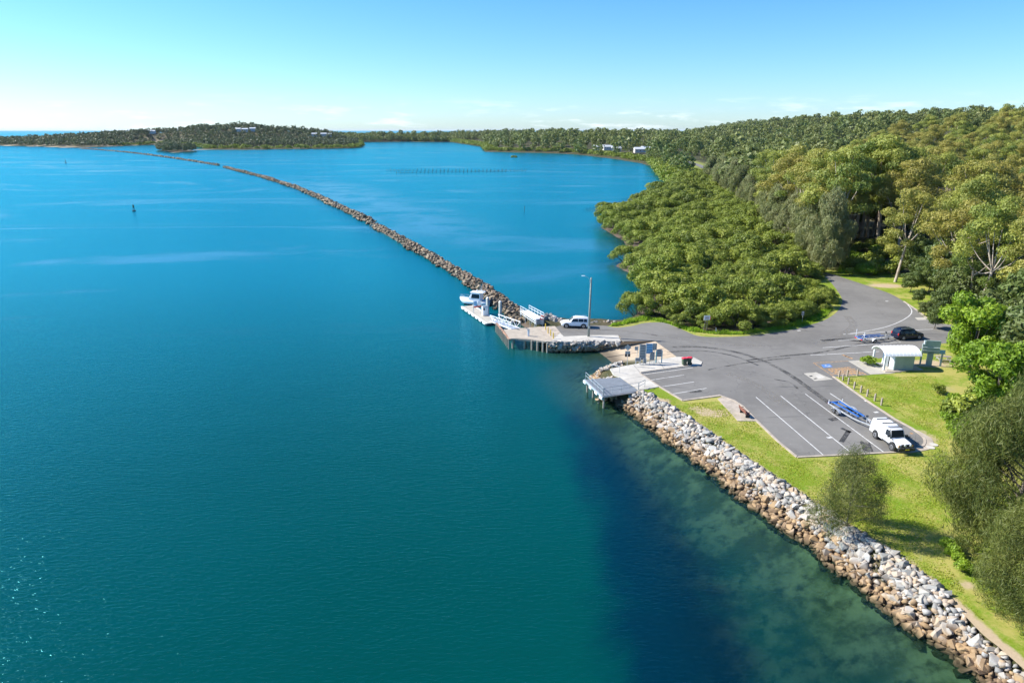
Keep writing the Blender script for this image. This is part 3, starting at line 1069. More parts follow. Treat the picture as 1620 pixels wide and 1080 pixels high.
def rock_mesh(seed, mat, n=13):
    r = np.random.default_rng(seed)
    bm = bmesh.new()
    sc = np.array([r.uniform(.75, 1.25), r.uniform(.6, 1.0), r.uniform(.5, .8)])
    for k in range(n):
        v = r.normal(size=3)
        v /= np.linalg.norm(v)
        v = np.sign(v) * np.abs(v) ** .75
        v = v / max(.6, np.linalg.norm(v) ** .3) * sc * .5 * r.uniform(.85, 1.15)
        bm.verts.new(v)
    g_ = bmesh.ops.convex_hull(bm, input=bm.verts)
    for e in g_['geom_interior']:
        if isinstance(e, bmesh.types.BMVert) and e.is_valid: bm.verts.remove(e)
    bm.verts.ensure_lookup_table()
    lone_ = [v for v in bm.verts if not v.link_faces]
    for v in lone_: bm.verts.remove(v)
    bmesh.ops.recalc_face_normals(bm, faces=bm.faces)
    me = bpy.data.meshes.new('rock')
    bm.to_mesh(me)
    bm.free()
    me.materials.append(mat)
    return me


ROCKS = [rock_mesh(100 + k, M['rock']) for k in range(12)]
ROCKS_B = [rock_mesh(200 + k, M['rock_brown']) for k in range(12)]


def place_rocks(parent, spots, protos, nparts, mat, name='rock'):
    """spots: (x, y, z, size); the largest in view become parts of their own, the others one joined part"""
    spots = sorted(spots, key=lambda s_: -s_[3] / math.hypot(s_[0], s_[1], s_[2] - CAMZ))
    vv, ff, off = [], [], 0
    cache = []
    for me in protos:
        co = np.zeros(len(me.vertices) * 3, np.float32)
        me.vertices.foreach_get('co', co)
        fc = np.array([list(p.vertices) for p in me.polygons if len(p.vertices) == 3])
        cache.append((co.reshape(-1, 3), fc))
    for i, (x, y, z, s) in enumerate(spots):
        k = random.randrange(len(protos))
        rot = Matrix.Rotation(random.uniform(0, 6.28), 3, 'Z') @ Matrix.Rotation(random.uniform(-.6, .6), 3, 'X') @ Matrix.Rotation(random.uniform(-.5, .5), 3, 'Y')
        if i < nparts:
            o = link(name, protos[k], parent)
            o.location = (x, y, z)
            o.rotation_euler = rot.to_euler()
            o.scale = (s * random.uniform(.85, 1.2), s * random.uniform(.85, 1.2), s * random.uniform(.9, 1.2))
        else:
            co, fc = cache[k]
            v = (co * s) @ np.array(rot).T + np.array([x, y, z])
            vv.append(v)
            ff.append(fc + off)
            off += len(v)
    if vv:
        o = link(name + '_pile', mesh_np(name + '_pile', np.concatenate(vv), np.concatenate(ff), mat), parent)
        o['kind'] = 'stuff'


def resample(pts, step):
    out = []
    pts = [np.array(p, float) for p in pts]
    for a, b in zip(pts[:-1], pts[1:]):
        n = max(1, int(np.linalg.norm((b - a)[:2]) / step))
        for k in range(n): out.append(a + (b - a) * k / n)
    out.append(pts[-1])
    return out


# revetment along the lawn
rev = thing('rock_revetment', 'sloping revetment of white and brown boulders below the lawn', 'rock wall')
bot = np.array(resample(rw[1:], .4))
top = np.array(resample(rt[1:], .4))
spots = []
rt_in = offset(rt, .3) if np.linalg.norm(np.array(offset(rt, .3)[8]) - rw[8][:2]) > np.linalg.norm(rt[8][:2] - rw[8][:2]) else offset(rt, -.3)
band = [tuple(p[:2]) for p in rt_in[1:]] + [tuple(p) for p in offset(rw, 1.0)[::-1][:-1]]
# the seaward offset lies on the water side of the line
if inpoly(np.array([offset(rw, 1.0)[8][0]]), np.array([offset(rw, 1.0)[8][1]]), land)[0]:
    band = [tuple(p[:2]) for p in rt_in[1:]] + [tuple(p) for p in offset(rw, -1.0)[::-1][:-1]]
bx0, bx1 = min(p[0] for p in band), max(p[0] for p in band)
cx_, cy_ = np.random.default_rng(3).uniform(bx0, bx1, 60000), np.random.default_rng(4).uniform(20, 86, 60000)
okb = inpoly(cx_, cy_, band)
for x, y in list(zip(cx_[okb], cy_[okb]))[:3700]:
    s = random.choice([.28, .35, .4, .45, .5, .55, .55, .62, .7, .8, 1.0]) * random.uniform(.85, 1.1)
    spots.append([x, y, random.uniform(-.02, .2), s])
print('revetment stones', len(spots))
hz = fields(np.array([p[0] for p in spots]), np.array([p[1] for p in spots]))[0]
for p, h_ in zip(spots, hz): p[2] += min(h_, 1.62) + (.12 if h_ < 1.3 else -.02)
place_rocks(rev, spots, ROCKS, 300, M['rock'])

# stones beside the fishing platform, under its landward side
hd = thing('rock_heap', 'heap of mixed stones beside the fishing platform and the ramp', 'rock wall')
spots = []
for i in range(170):
    t, f = random.random(), random.random()
    a = P(932 + 38 * t, 596 - 14 * t, .2)
    b = P(950 + 30 * t, 599 - 8 * t, 1.5)
    q = a + (b - a) * f
    spots.append((q[0], q[1], .1 + 1.3 * f * (.4 + .6 * t) + random.uniform(-.1, .1), random.uniform(.45, .95)))
for i in range(80):
    t = random.random()
    q = P(940 + 42 * t, 588 - 8 * t + random.uniform(-4, 5), 1.0)
    spots.append((q[0], q[1], min(1.5, max(.1, height(q[0], q[1]))) + random.uniform(.0, .2), random.uniform(.4, .85)))
for i in range(60):
    q = P(random.uniform(945, 1000), random.uniform(612, 634), .3)
    spots.append((q[0], q[1], random.uniform(.0, .7), random.uniform(.5, .9)))
place_rocks(hd, spots, ROCKS, 200, M['rock'])

# stones below the concrete strip
gr = thing('rock_groyne', 'bank of grey boulders below the concrete strip by the light pole', 'rock wall')
spots = []
for i in range(190):
    t, f = random.random(), random.random()
    a = P(868 + 88 * t, 556 - 3 * t + 2 * math.sin(3.1 * t), .0)
    b = P(872 + 110 * t, 542 - 1.5 * math.sin(3.1 * t), 1.55)
    q = a + (b - a) * f
    spots.append((q[0], q[1], .05 + 1.5 * f + random.uniform(-.1, .15), random.uniform(.5, 1.15)))
place_rocks(gr, spots, ROCKS, 190, M['rock'])

# back bank behind the white car
bk = thing('rock_bank', 'loose pale boulders behind the white four wheel drive', 'rock wall')
spots = []
for i in range(46):
    t = random.random() ** 1.6
    q = P(862 + 40 * t + random.uniform(-3, 3), 506 + 8 * t + random.uniform(-2, 3), 1.2)
    spots.append((q[0], q[1], random.uniform(1.5, 2.0), random.uniform(.7, 1.6) * (1 - .4 * t)))
for i in range(40):
    q = P(random.uniform(895, 972), random.uniform(510.5, 513.5), 1.3)
    spots.append((q[0], q[1], random.uniform(1.4, 1.75), random.uniform(.3, .7)))
place_rocks(bk, spots, ROCKS, 60, M['rock'])

# training wall running out over the estuary
BW1 = smoothpoly(PL([(835, 507), (820, 498), (785, 472), (749, 446), (700, 415), (650, 387), (594, 356)], .6), 4)
BW2 = smoothpoly(PL([(592, 353), (560, 337), (484, 302), (450, 290), (415, 279), (385, 271.5), (356, 264)], .6), 4)
BW3 = smoothpoly(PL([(346, 261), (300, 253.5), (250, 246.5), (204, 241), (165, 237.5), (128, 235)], .6), 4)
wall = thing('breakwater', 'long brown rubble breakwater running out across the estuary', 'breakwater')
spots = []
for pts, dens, smin, smax, half in ((BW1, 6.5, .5, 1.25, 2.05), (BW2, 3.2, .7, 1.6, 2.1), (BW3, .7, 1.2, 2.2, 2.0)):
    rs = resample(pts, .5)
    for i in range(len(rs) - 1):
        a, b = rs[i], rs[i + 1]
        L_ = np.linalg.norm((b - a)[:2])
        t_ = (b - a)[:2] / (L_ + 1e-9)
        nn = np.array([-t_[1], t_[0]])
        k = np.random.poisson(L_ * dens) if False else rng.poisson(L_ * dens)
        for _ in range(k):
            l = rng.uniform(-1, 1)
            w_ = half * (1 + .2 * math.sin(i * .05) + .16 * math.sin(i * .23 + 1) + .1 * math.sin(i * .71))
            q = a[:2] + (b - a)[:2] * rng.random() + nn * l * w_
            z = (1.2 + .25 * math.sin(i * .037)) * (1 - abs(l) ** 1.6) + rng.uniform(-.3, .3)
            spots.append((q[0], q[1], z, rng.uniform(smin, smax)))
for pts in (BW1, BW2, BW3):
    secs = []
    L1, R1, L2, R2 = offset(pts, 1.9), offset(pts, -1.9), offset(pts, .8), offset(pts, -.8)
    for i in range(len(pts)):
        secs.append([(*L1[i], -.8), (*L2[i], .6), (*R2[i], .6), (*R1[i], -.8)])
    MB().loft(secs).build('core', M['mud_rock_core'], wall)
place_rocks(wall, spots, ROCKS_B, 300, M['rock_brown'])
print('breakwater rocks', len(spots))

# ------------------------------------------------------------------ houses among the far trees
def ground_hit(px, py, up):
    """march out along a line of sight until it comes down to `up` metres above the ground"""
    v = (py - 540) / 1080
    for dist in range(500, 2600, 12):
        x, y = (px - 810) / 1080 * dist, dist * (CP - v * SP)
        if CAMZ - dist * (SP + v * CP) < height(x, y) + up: return x, y
    return x, y


HOUSES = []


def house(px, py, w, d, h, roofm, lab, group, rz, up=2.5):
    x, y = ground_hit(px, py, up)
    HOUSES.append((x, y))
    t = thing('house', lab, 'house', (x, y, height(x, y)), rz, group)
    MB().box((0, 0, h / 2 - .5), (w, d, h + 1)).build('wall', M['house_wall'], t)
    ro = MB().loft([[(x_, -d / 2 - .6, h), (x_, 0, h + d * .28), (x_, d / 2 + .6, h)] for x_ in (-w / 2 - .5, w / 2 + .5)]).build('roof', M[roofm], t)
    MB().box((w * .25, d * .2, h + d * .2), (.8, .8, 1.6)).build('chimney', M['house_wall'], ro)
    n = max(2, int(w / 4))
    for k in range(n):
        x_ = -w / 2 + w * (k + .5) / n
        wi = MB().box((x_, -d / 2 - .03, h * .55), (1.6, .1, 1.5)).build('window', M['white_paint'], t)
        MB().box((x_, -d / 2 - .06, h * .55), (1.4, .1, 1.3)).build('pane', M['glass'], wi)


for px, py, w in ((948, 235.5, 18), (962, 234.5, 16), (985, 227, 18), (1000, 222.5, 20), (1012, 239, 15), (1024, 237, 17), (1006, 219.5, 16), (1098, 223, 16), (975, 237, 14), (1075, 218, 16)):
    house(px, py, w, 9, 4.5, 'house_roof', 'far pale house with grey roof among the trees behind the bay', 'far houses behind the bay', random.uniform(-.3, .3))
house(800, 224.5, 20, 10, 5, 'house_roof_red', 'far house with red brown roof among the bayside trees', None, .1)
for px, py in ((242, 212.5), (400, 206), (388, 206.5), (377, 207), (497, 214), (512, 213.5), (520, 214)):
    house(px, py, 13, 8, 6, 'house_roof', 'far white house among the trees on the headland', 'far houses on the headland', random.uniform(-.3, .3), 4)


ROADVIEW = [tuple(p[:2]) for p in FARROAD[7:25:2]]


def clear_of_houses(x, y):
    for hx_, hy_ in ROADVIEW:
        L_ = math.hypot(hx_, hy_)
        a_ = ((hx_ - x) * hx_ + (hy_ - y) * hy_) / L_
        b_ = abs((hx_ - x) * -hy_ + (hy_ - y) * hx_) / L_
        if -6 < a_ < 230 and b_ < 6.5: return False
    for hx_, hy_ in HOUSES:
        L_ = math.hypot(hx_, hy_)
        ux, uy = hx_ / L_, hy_ / L_
        a_ = (hx_ - x) * ux + (hy_ - y) * uy       # how far in front of the house
        b_ = abs((hx_ - x) * -uy + (hy_ - y) * ux)
        if -9 < a_ < (100 if hx_ > -200 else 30) and b_ < (13 if hx_ > -200 else 8): return False
    return True


# ------------------------------------------------------------------ trees
def unit(v):
    return v / (np.linalg.norm(v, axis=-1, keepdims=True) + 1e-9)


def leaf_cloud(clumps, n, size, seed, up=.25, shell=.55, narrow=1.0, droop=0.0, jitter=.5, tri=False):
    """diamond leaves spread through the outer volume of ellipsoidal clumps -> verts, quads, tint"""
    r = np.random.default_rng(seed)
    w = np.array([(c[1][0] * c[1][1] + c[1][0] * c[1][2]) for c in clumps])
    k = r.choice(len(clumps), n, p=w / w.sum())
    cen = np.array([c[0] for c in clumps])[k]
    rad = np.array([c[1] for c in clumps])[k]
    tn = np.array([c[2] if len(c) > 2 else .5 for c in clumps])[k]
    d = r.normal(size=(n, 3))
    d[:, 2] += up
    d = unit(d)
    rr = shell + (1 - shell) * r.random(n) ** .6
    rr *= 1 + .18 * np.sin(d[:, 0] * 7 + k) * np.sin(d[:, 1] * 8 + 2 * k)
    p = cen + d * rad * rr[:, None]
    nrm = unit(d + r.normal(size=(n, 3)) * jitter)
    a = unit(np.cross(nrm, r.normal(size=(n, 3)) + (np.array([[0, 0, 1.0]]) * 2 if droop else 0)))
    b = np.cross(nrm, a)
    if droop:
        b = unit(b * (1 - droop) + np.array([0, 0, -1.0]) * droop + r.normal(size=(n, 3)) * .25)
        a = unit(np.cross(b, r.normal(size=(n, 3))))
    s = size * r.uniform(.6, 1.35, n)[:, None]
    if tri:        # far leaves: one face of the same area each
        v = np.stack([p - b * s, p + b * s * .6 + a * s * .62 * narrow, p + b * s * .6 - a * s * .62 * narrow], 1).reshape(-1, 3)
        return v, None, np.repeat(np.clip(tn * .78 + .3 * r.random(n) - .04, 0, 1), 3)
    v = np.stack([p - b * s, p + a * s * .5 * narrow, p + b * s, p - a * s * .5 * narrow], 1).reshape(-1, 3)
    q = np.arange(4 * n).reshape(n, 4)
    t = np.clip(tn * .78 + .3 * r.random(n) - .04, 0, 1)
    return v, q, np.repeat(t, 4)


def limb(mb, pts, r0, r1, n=7):
    pts = smoothpoly(pts, 3)
    m = len(pts) - 1
    for i in range(m):
        mb.tube(pts[i], pts[i + 1], r0 + (r1 - r0) * i / m, r0 + (r1 - r0) * (i + 1) / m, n, caps=False)


def crown_clumps(kind, r, h, w):
    cl = []
    if kind == 'euc':
        m = r.integers(15, 20)
        for k in range(m):
            a = k * 2.4 + r.uniform(-.4, .4)
            f = (k + .5) / m
            q = w * .5 * math.sqrt(f) * r.uniform(.75, 1.05)
            z = h * (.9 - .36 * f ** 1.5 + r.uniform(-.07, .07))
            s = w * r.uniform(.13, .2)
            cl.append(((q * math.cos(a), q * math.sin(a), z), (s, s, s * r.uniform(.55, .75)), r.random()))
        for k in range(6):
            a = r.uniform(0, 6.28)
            q = w * r.uniform(.2, .45)
            s = w * r.uniform(.1, .15)
            cl.append(((q * math.cos(a), q * math.sin(a), h * r.uniform(.34, .56)), (s, s, s * .7), r.random()))
    elif kind == 'mangrove':
        m = r.integers(17, 24)
        for k in range(m):
            a = k * 2.4 + r.uniform(-.4, .4)
            f = (k + .5) / m
            q = w * .48 * math.sqrt(f)
            z = h * (.82 - .55 * f ** 2 + r.uniform(-.05, .05))
            s = w * r.uniform(.11, .17)
            cl.append(((q * math.cos(a), q * math.sin(a), z), (s, s, s * .72), r.random()))
    elif kind == 'oak':
        m = r.integers(22, 30)
        for k in range(m):
            a = k * 2.4 + r.uniform(-.5, .5)
            f = (k + .5) / m
            z = h * (.96 - .8 * f)
            q = w * .5 * (.25 + .75 * math.sin(min(1, f * 1.15) * math.pi * .62)) * r.uniform(.35, .9)
            s = w * r.uniform(.11, .19)
            cl.append(((q * math.cos(a), q * math.sin(a), z), (s, s, s * 1.35), r.random()))
    elif kind == 'dense':
        for k in range(64):
            a = k * 2.4 + r.uniform(-.5, .5)
            f = (k + .5) / 64
            z = h * (.93 - .83 * f)
            q = w * .5 * (.2 + .8 * math.sin(min(1, f * 1.05 + .05) * math.pi * .7)) * r.uniform(.5, .86)
            s = w * r.uniform(.1, .17)
            cl.append(((q * math.cos(a), q * math.sin(a), z), (s, s, s * 1.2), r.random()))
    elif kind == 'round':
        m = r.integers(18, 26)
        for k in range(m):
            a = k * 2.4
            f = (k + .5) / m
            z = h * (.9 - .62 * f + r.uniform(-.05, .05))
            q = w * .42 * math.sin(min(1.0, .25 + f) * math.pi * .75) * r.uniform(.5, 1.1)
            s = w * r.uniform(.13, .2)
            cl.append(((q * math.cos(a), q * math.sin(a), z), (s, s, s * .8), r.random()))
    elif kind == 'shrub':
        for k in range(r.integers(7, 11)):
            a = k * 2.4
            q = w * .36 * math.sqrt(k / 9)
            s = w * r.uniform(.16, .24)
            cl.append(((q * math.cos(a), q * math.sin(a), h * r.uniform(.4, .72)), (s, s, h * r.uniform(.25, .36)), r.random()))
    return cl


def tree_proto(kind, h, w, nleaf, size, leafmat, barkmat, seed, tr=.02, **kw):
    """trunk mesh + crown mesh, shared by every copy"""
    r = np.random.default_rng(seed)
    cl = crown_clumps(kind, r, h, w)
    v, q, t = leaf_cloud(cl, nleaf, size, seed + 1, **kw)
    crown = mesh_np('crown', v, q, leafmat, False, {'tint': t})
    mb = MB()
    if kind == 'euc':
        lean = r.uniform(-.05, .05, 2) * h
        fork = np.array([lean[0], lean[1], h * r.uniform(.38, .5)])
        limb(mb, [(0, 0, -1.2), (lean[0] * .3, lean[1] * .4, h * .2), tuple(fork)], h * tr, h * tr * .7, 9)
        for c in cl[::2]:
            e = np.array(c[0])
            mid = fork + (e - fork) * .5 + np.array([0, 0, -h * .03])
            limb(mb, [tuple(fork), tuple(mid), tuple(e)], h * tr * .42, h * tr * .08, 5)
    elif kind in ('mangrove', 'shrub'):
        for c in cl[::3]:
            e = np.array(c[0])
            b = np.array([e[0] * .18, e[1] * .18, -.4])
            limb(mb, [(0, 0, -.45), tuple(b + (e - b) * np.array([.35, .35, .55])), tuple(e)], h * tr, h * tr * .3, 5)
    elif kind in ('oak', 'dense'):
        limb(mb, [(0, 0, -.5), (r.uniform(-.02, .02) * h, r.uniform(-.02, .02) * h, h * .5), (0, 0, h * .95)], h * tr, h * tr * .2, 8)
        for c in cl[1::1]:
            e = np.array(c[0])
            b = np.array([0, 0, max(.1 * h, e[2] - .16 * h)])
            limb(mb, [tuple(b), tuple(b + (e - b) * .5), tuple(e)], h * tr * .32, h * tr * .08, 4)
    else:
        limb(mb, [(0, 0, -.5), (.02 * h, 0, h * .3), (0, .02 * h, h * .7)], h * tr, h * tr * .4, 8)
        for c in cl[::2]:
            e = np.array(c[0])
            b = np.array([0, 0, h * .28])
            limb(mb, [tuple(b), tuple(b + (e - b) * .5), tuple(e)], h * tr * .4, h * tr * .1, 5)
    tm = bpy.data.meshes.new('trunk')
    tm.from_pydata(mb.v, [], mb.f)
    tm.materials.append(barkmat)
    tm.polygons.foreach_set('use_smooth', [True] * len(tm.polygons))
    return tm, crown


def plant(proto, name, label, cat, x, y, s=1.0, group=None, z=None, rz=None, sz=None, lean=(0, 0)):
    if z is None: z = height(x, y)
    o = thing(name, label, cat, (x, y, z), random.uniform(0, 6.28) if rz is None else rz, group)
    o.rotation_euler[0], o.rotation_euler[1] = lean
    o.scale = (s, s, sz or s * random.uniform(.92, 1.08))
    link('trunk', proto[0], o)
    link('crown', proto[1], o)
    return o


def scatter(poly, step, n, seed, grow=0.0):
    """random spots at least `step` apart (wider with distance) inside a polygon"""
    r = np.random.default_rng(seed)
    xs = [p[0] for p in poly]
    ys = [p[1] for p in poly]
    cand = np.stack([r.uniform(min(xs), max(xs), n), r.uniform(min(ys), max(ys), n)], 1)
    cand = cand[inpoly(cand[:, 0], cand[:, 1], poly)]
    cell = {}
    out = []
    for p in cand:
        st = step * (1 + grow * math.hypot(*p))
        k = (int(p[0] // step), int(p[1] // step))
        ok = True
        rad = int(math.ceil(st / step))
        for i in range(k[0] - rad, k[0] + rad + 1):
            for j in range(k[1] - rad, k[1] + rad + 1):
                for q in cell.get((i, j), ()):
                    if (q[0] - p[0]) ** 2 + (q[1] - p[1]) ** 2 < st * st:
                        ok = False
                        break
        if ok:
            cell.setdefault(k, []).append(p)
            out.append(p)
    return out


def wpoly(px, z=1.6):
    return [tuple(p[:2]) for p in PL(px, z)]


PM = [tree_proto('mangrove', 5.0, 8.4, 9000, .15, M['leaf_mangrove'], M['bark_grey'], 300 + k, .018, up=.5, shell=.6) for k in range(5)]
PE = [tree_proto('euc', 26, 15, 13000, .3, M['leaf_euc'], M['bark_pale'], 320 + k, .017, up=.45, shell=.5, narrow=.7) for k in range(5)]
PO = [tree_proto('oak', 13, 8.5, 9000, .42, M['leaf_swamp_oak'], M['bark_grey'], 340 + k, .014, up=.2, shell=.35, narrow=.3, droop=.25) for k in range(4)]
PR = [tree_proto('round', 9, 8.5, 7000, .26, M['leaf_dark'], M['bark_grey'], 360 + k, .02, up=.3, shell=.5) for k in range(3)]
PS = [tree_proto('shrub', 2.0, 3.0, 1500, .17, M['leaf_lime'], M['bark_grey'], 380 + k, .02, up=.4, shell=.4) for k in range(3)]
PSD = [tree_proto('shrub', 2.4, 3.4, 1700, .18, M['leaf_mangrove'], M['bark_grey'], 390 + k, .02, up=.4, shell=.4) for k in range(3)]
PLM = [tree_proto('round', 10, 8.5, 9000, .25, M['leaf_lime'], M['bark_grey'], 400 + k, .018, up=.4, shell=.5) for k in range(2)]


def lowcloud(kind, h, w, n, size, seed, **kw):
    r = np.random.default_rng(seed)
    cl = crown_clumps(kind, r, h, w)
    return leaf_cloud(cl, n, size, seed + 1, tri=True, **kw)


def join_stuff(name, label, spots, protos, mat, cat=None):
    """one joined mass of far trees: spots (x, y, z, scale)"""
    vv, tt = [], []
    r = np.random.default_rng(len(spots))
    for (x, y, z, s) in spots:
        v, q, t = protos[r.integers(len(protos))]
        a = r.uniform(0, 6.28)
        ca, sa = math.cos(a), math.sin(a)
        rot = np.array([[ca, sa, 0], [-sa, ca, 0], [0, 0, 1]])
        vv.append((v * np.array([s, s, s * r.uniform(.75, 1.25)])) @ rot + np.array([x, y, z]))
        tt.append(np.clip(t * .35 + r.uniform(-.1, .75), 0, 1))
    v = np.concatenate(vv)
    o = link(name, mesh_np(name, v, np.arange(len(v)).reshape(-1, 3), mat, False, {'tint': np.concatenate(tt)}))
    return tag(o, label, cat, None, 'stuff')


def inview(x, y, m=4.0):
    return abs(x) < (y * .775 + m) and y > 0


# --- mangroves
mpoly = [tuple(p[:2]) for p in PL(MANG_PX, .3)]
sp = scatter(mpoly, 3.5, 12000, 5, .0022)
dl = sdf(np.array([p[0] for p in sp]), np.array([p[1] for p in sp]), land)
sp = [p for p, d_ in zip(sp, dl) if d_ > .3 + .004 * p[1]]
VB = resample(PL([(1029, 501), (1064, 509), (1090, 519), (1133, 523.5), (1180, 523.5), (1241, 515), (1278, 502), (1306, 484), (1311, 468)]), 2.6)
sp += [p[:2] + np.array([random.uniform(-1.6, -.2), random.uniform(1.2, 2.4)]) for p in VB]
sp.sort(key=lambda p: p[1])
MG = 'mangroves in the thicket beside the bay'
for p in sp[:300]:
    near = min(polydist(np.array([p[0]]), np.array([p[1]]), VERGE)[0] / 6, 1)
    s = (.42 + .58 * near) * random.choice([.62, .75, .85, .95, 1.05, 1.25]) * (1 + .0012 * p[1])
    plant(random.choice(PM), 'mangrove_tree', 'rounded olive green mangrove tree in the dense thicket beside the bay', 'tree', p[0], p[1], s, MG)
for px, py, s in ((953, 333, .7), (963, 334, .75), (978, 332, .7), (1008, 323, 1.0), (1018, 321, .9)):
    q = P(px, py, .1)
    plant(random.choice(PM), 'mangrove_tree', 'mangrove tree standing in the water off the edge of the thicket', 'tree', q[0], q[1], s, 'mangroves on the islet off the thicket')
q = P(813, 249, 0)
plant(PM[0], 'mangrove_tree', 'lone small dark mangrove standing far out in the open bay', 'tree', q[0], q[1], 1.1)
LOWM = [lowcloud('mangrove', 5, 8, 200, .7, 500 + k, up=.5, shell=.6) for k in range(4)]
fringe = [(p[0], p[1], height(p[0], p[1]), 1.15) for p in sp[300:]]
coast = resample(PL([(1062, 293), (1053, 285), (1038, 268), (1030, 258), (1012, 256), (975, 250), (913, 243.2), (851, 240.8), (790, 240), (769, 239), (762, 231.5), (714, 224.6), (640, 224)], .3), 6)
for c in coast:
    for k in range(4):
        fringe.append((c[0] + random.uniform(0, 18), c[1] + random.uniform(-1, 22), .2, random.uniform(.8, 1.25) * (1 + max(0, c[1] - 900) / 2500)))
for c in resample(PL([(1064, 295), (1053, 287), (1040, 268), (1058, 272), (1080, 286), (1100, 291)], .3), 4):
    for k in range(4):
        fringe.append((c[0] + random.uniform(0, 14), c[1] + random.uniform(-6, 10), .2, random.uniform(.9, 1.3)))
for c in resample(PL([(566, 226), (566, 232.5), (556, 234.4), (480, 236), (400, 236.4), (332, 236.4), (312, 232.6), (249, 228.8), (173, 231.5)], .3), 9):
    for k in range(2):
        fringe.append((c[0] + random.uniform(-8, 8), c[1] + random.uniform(0, 20), .2, random.uniform(1.0, 1.6)))
join_stuff('mangrove_belt', 'belt of low mangroves lining the far shore of the bay', fringe, LOWM, M['leaf_mangrove'])

# --- grey green swamp oaks behind the mangroves
opoly = wpoly([(1302, 443), (1285, 428), (1240, 392), (1190, 346), (1150, 312), (1112, 290), (1140, 284), (1190, 300), (1240, 335), (1280, 375), (1312, 412)], 1.6)
for p in sorted(scatter(opoly, 4.3, 9000, 9, .0015), key=lambda p: p[1])[:150]:
    plant(random.choice(PO), 'swamp_oak', 'grey green feathery swamp oak between the mangroves and the gum trees', 'tree', p[0], p[1], random.uniform(.85, 1.3), 'swamp oaks behind the mangroves')

# --- gum trees by the road and up the hillside
EG = 'gum trees on the wooded hillside'
gl = 'tall gum tree with bronze green crown on the wooded hillside'
for px, py, s in ((1310, 404, .95), (1322, 408, 1.1), (1336, 396, 1.1), (1348, 400, 1.15), (1362, 394, 1.05), (1372, 390, 1.1), (1386, 405, 1.12), (1400, 388, 1.05), (1418, 396, .95), (1300, 392, 1.05), (1345, 380, 1.15), (1280, 385, 1.1), (1380, 378, 1.1), (1265, 375, 1.0), (1225, 350, 1.0), (1242, 362, 1.05), (1256, 355, 1.1), (1215, 335, 1.0), (1274, 350, 1.1), (1296, 365, 1.15), (1318, 375, 1.1), (1362, 370, 1.1), (1405, 372, 1.05)):
    q = P(px, py - (9 if px > 1325 else 2), 2.5)
    plant(random.choice(PE), 'gum_tree', 'tall gum tree with pale trunk showing above the shrubs by the road bend', 'tree', q[0], q[1], s * 1.05, 'gum trees at the road bend', sz=s * random.uniform(.86, .97))
q = P(1416, 446)
plant(PE[1], 'gum_tree', 'pale leaning gum tree trunk beside the mown road verge', 'tree', q[0], q[1], .8, None, lean=(0, .1), rz=0)
EPOLY = wpoly([(1428, 432), (1470, 462), (1500, 492), (1540, 512), (1620, 530)]) + [(135, 88), (330, 210), (520, 640), (330, 640), (150, 330), (95, 210)]
PE_SP = sorted(scatter(EPOLY, 7.6, 9000, 21, .0022), key=lambda p: math.hypot(*p))
PE_SP = [p for p in PE_SP if inview(p[0], p[1], 14)]
print('gum spots', len(PE_SP))
for p in PE_SP[:255]:
    s = random.uniform(.66, .95) if p[1] < 160 else random.uniform(.75, 1.0)
    if random.random() < .16:
        plant(random.choice(PR), 'forest_tree', 'dark green rounded tree standing among the hillside gums', 'tree', p[0], p[1], random.uniform(1.5, 2.1), 'rounded trees among the gums')
    else:
        plant(random.choice(PE), 'gum_tree', gl, 'tree', p[0], p[1], s * random.uniform(.85, 1.15), EG, sz=s)

# --- understorey along the road and lawn edge
UG = 'shrubs under the gum trees'
for i in range(46):
    q = P(random.uniform(1340, 1428), random.uniform(400, 430), 2.5)
    plant(random.choice(PS + PSD + PSD), 'shrub', 'leafy shrub on the bank below the gum trees', 'shrub', q[0], q[1], random.uniform(.7, 1.6), UG)
for i in range(50):
    t = random.random()
    q = P(1432 + 200 * t + random.uniform(0, 40), 452 + 85 * t + random.uniform(-18, 6))
    plant(random.choice(PR), 'understorey_tree', 'dark dense understorey tree at the foot of the gum trees', 'tree', q[0], q[1], random.uniform(.55, 1.1), 'understorey trees under the gums')
for px, py, s, pr in ((1478, 520, .42, PR), (1462, 500, .3, PR), (1452, 480, .3, PR), (1490, 500, .6, PR), (1440, 462, .5, PR)):
    q = P(px, py)
    plant(random.choice(pr), 'verge_bush', 'low grey green bush at the edge of the road verge', 'bush', q[0], q[1], s, 'bushes at the road verge')

# --- trees right of the lawn
q = P(1534, 590); plant(PLM[0], 'lime_green_tree', 'bright lime green broadleaf tree beside the information board', 'tree', q[0], q[1], 1.05)
q = P(1570, 655); plant(PLM[1], 'lime_green_tree', 'bright lime green broadleaf tree behind the low lawn shrubs', 'tree', q[0], q[1], .95)
q = P(1610, 600); plant(PR[0], 'understorey_tree', 'dark dense tree between the two lime green trees', 'tree', q[0], q[1], 1.15)
for px, py, s in ((1640, 640, 1.3), (1680, 600, 1.5), (1570, 572, 1.1), (1620, 560, 1.4)):
    q = P(px, py); plant(random.choice(PR), 'understorey_tree', 'dark dense tree beyond the lime green trees', 'tree', q[0], q[1], s, 'trees beyond the lime green trees')
for px, py, s in ((1500, 668, .8), (1512, 690, .9), (1525, 705, 1.0), (1530, 672, 1.0), (1508, 640, .8), (1540, 725, 1.0), (1550, 690, 1.3), (1535, 650, 1.1)):
    q = P(px, py); plant(random.choice(PS), 'shrub', 'bright green shrub along the right edge of the lawn', 'shrub', q[0], q[1], s, 'bright shrubs along the lawn edge')
for px, py, s in ((1484, 622, .55), (1545, 640, 1.0), (1560, 715, 1.2)):
    q = P(px, py); plant(random.choice(PSD), 'shrub', 'olive shrub among the bright shrubs beside the lawn', 'shrub', q[0], q[1], s, 'olive shrubs beside the lawn')
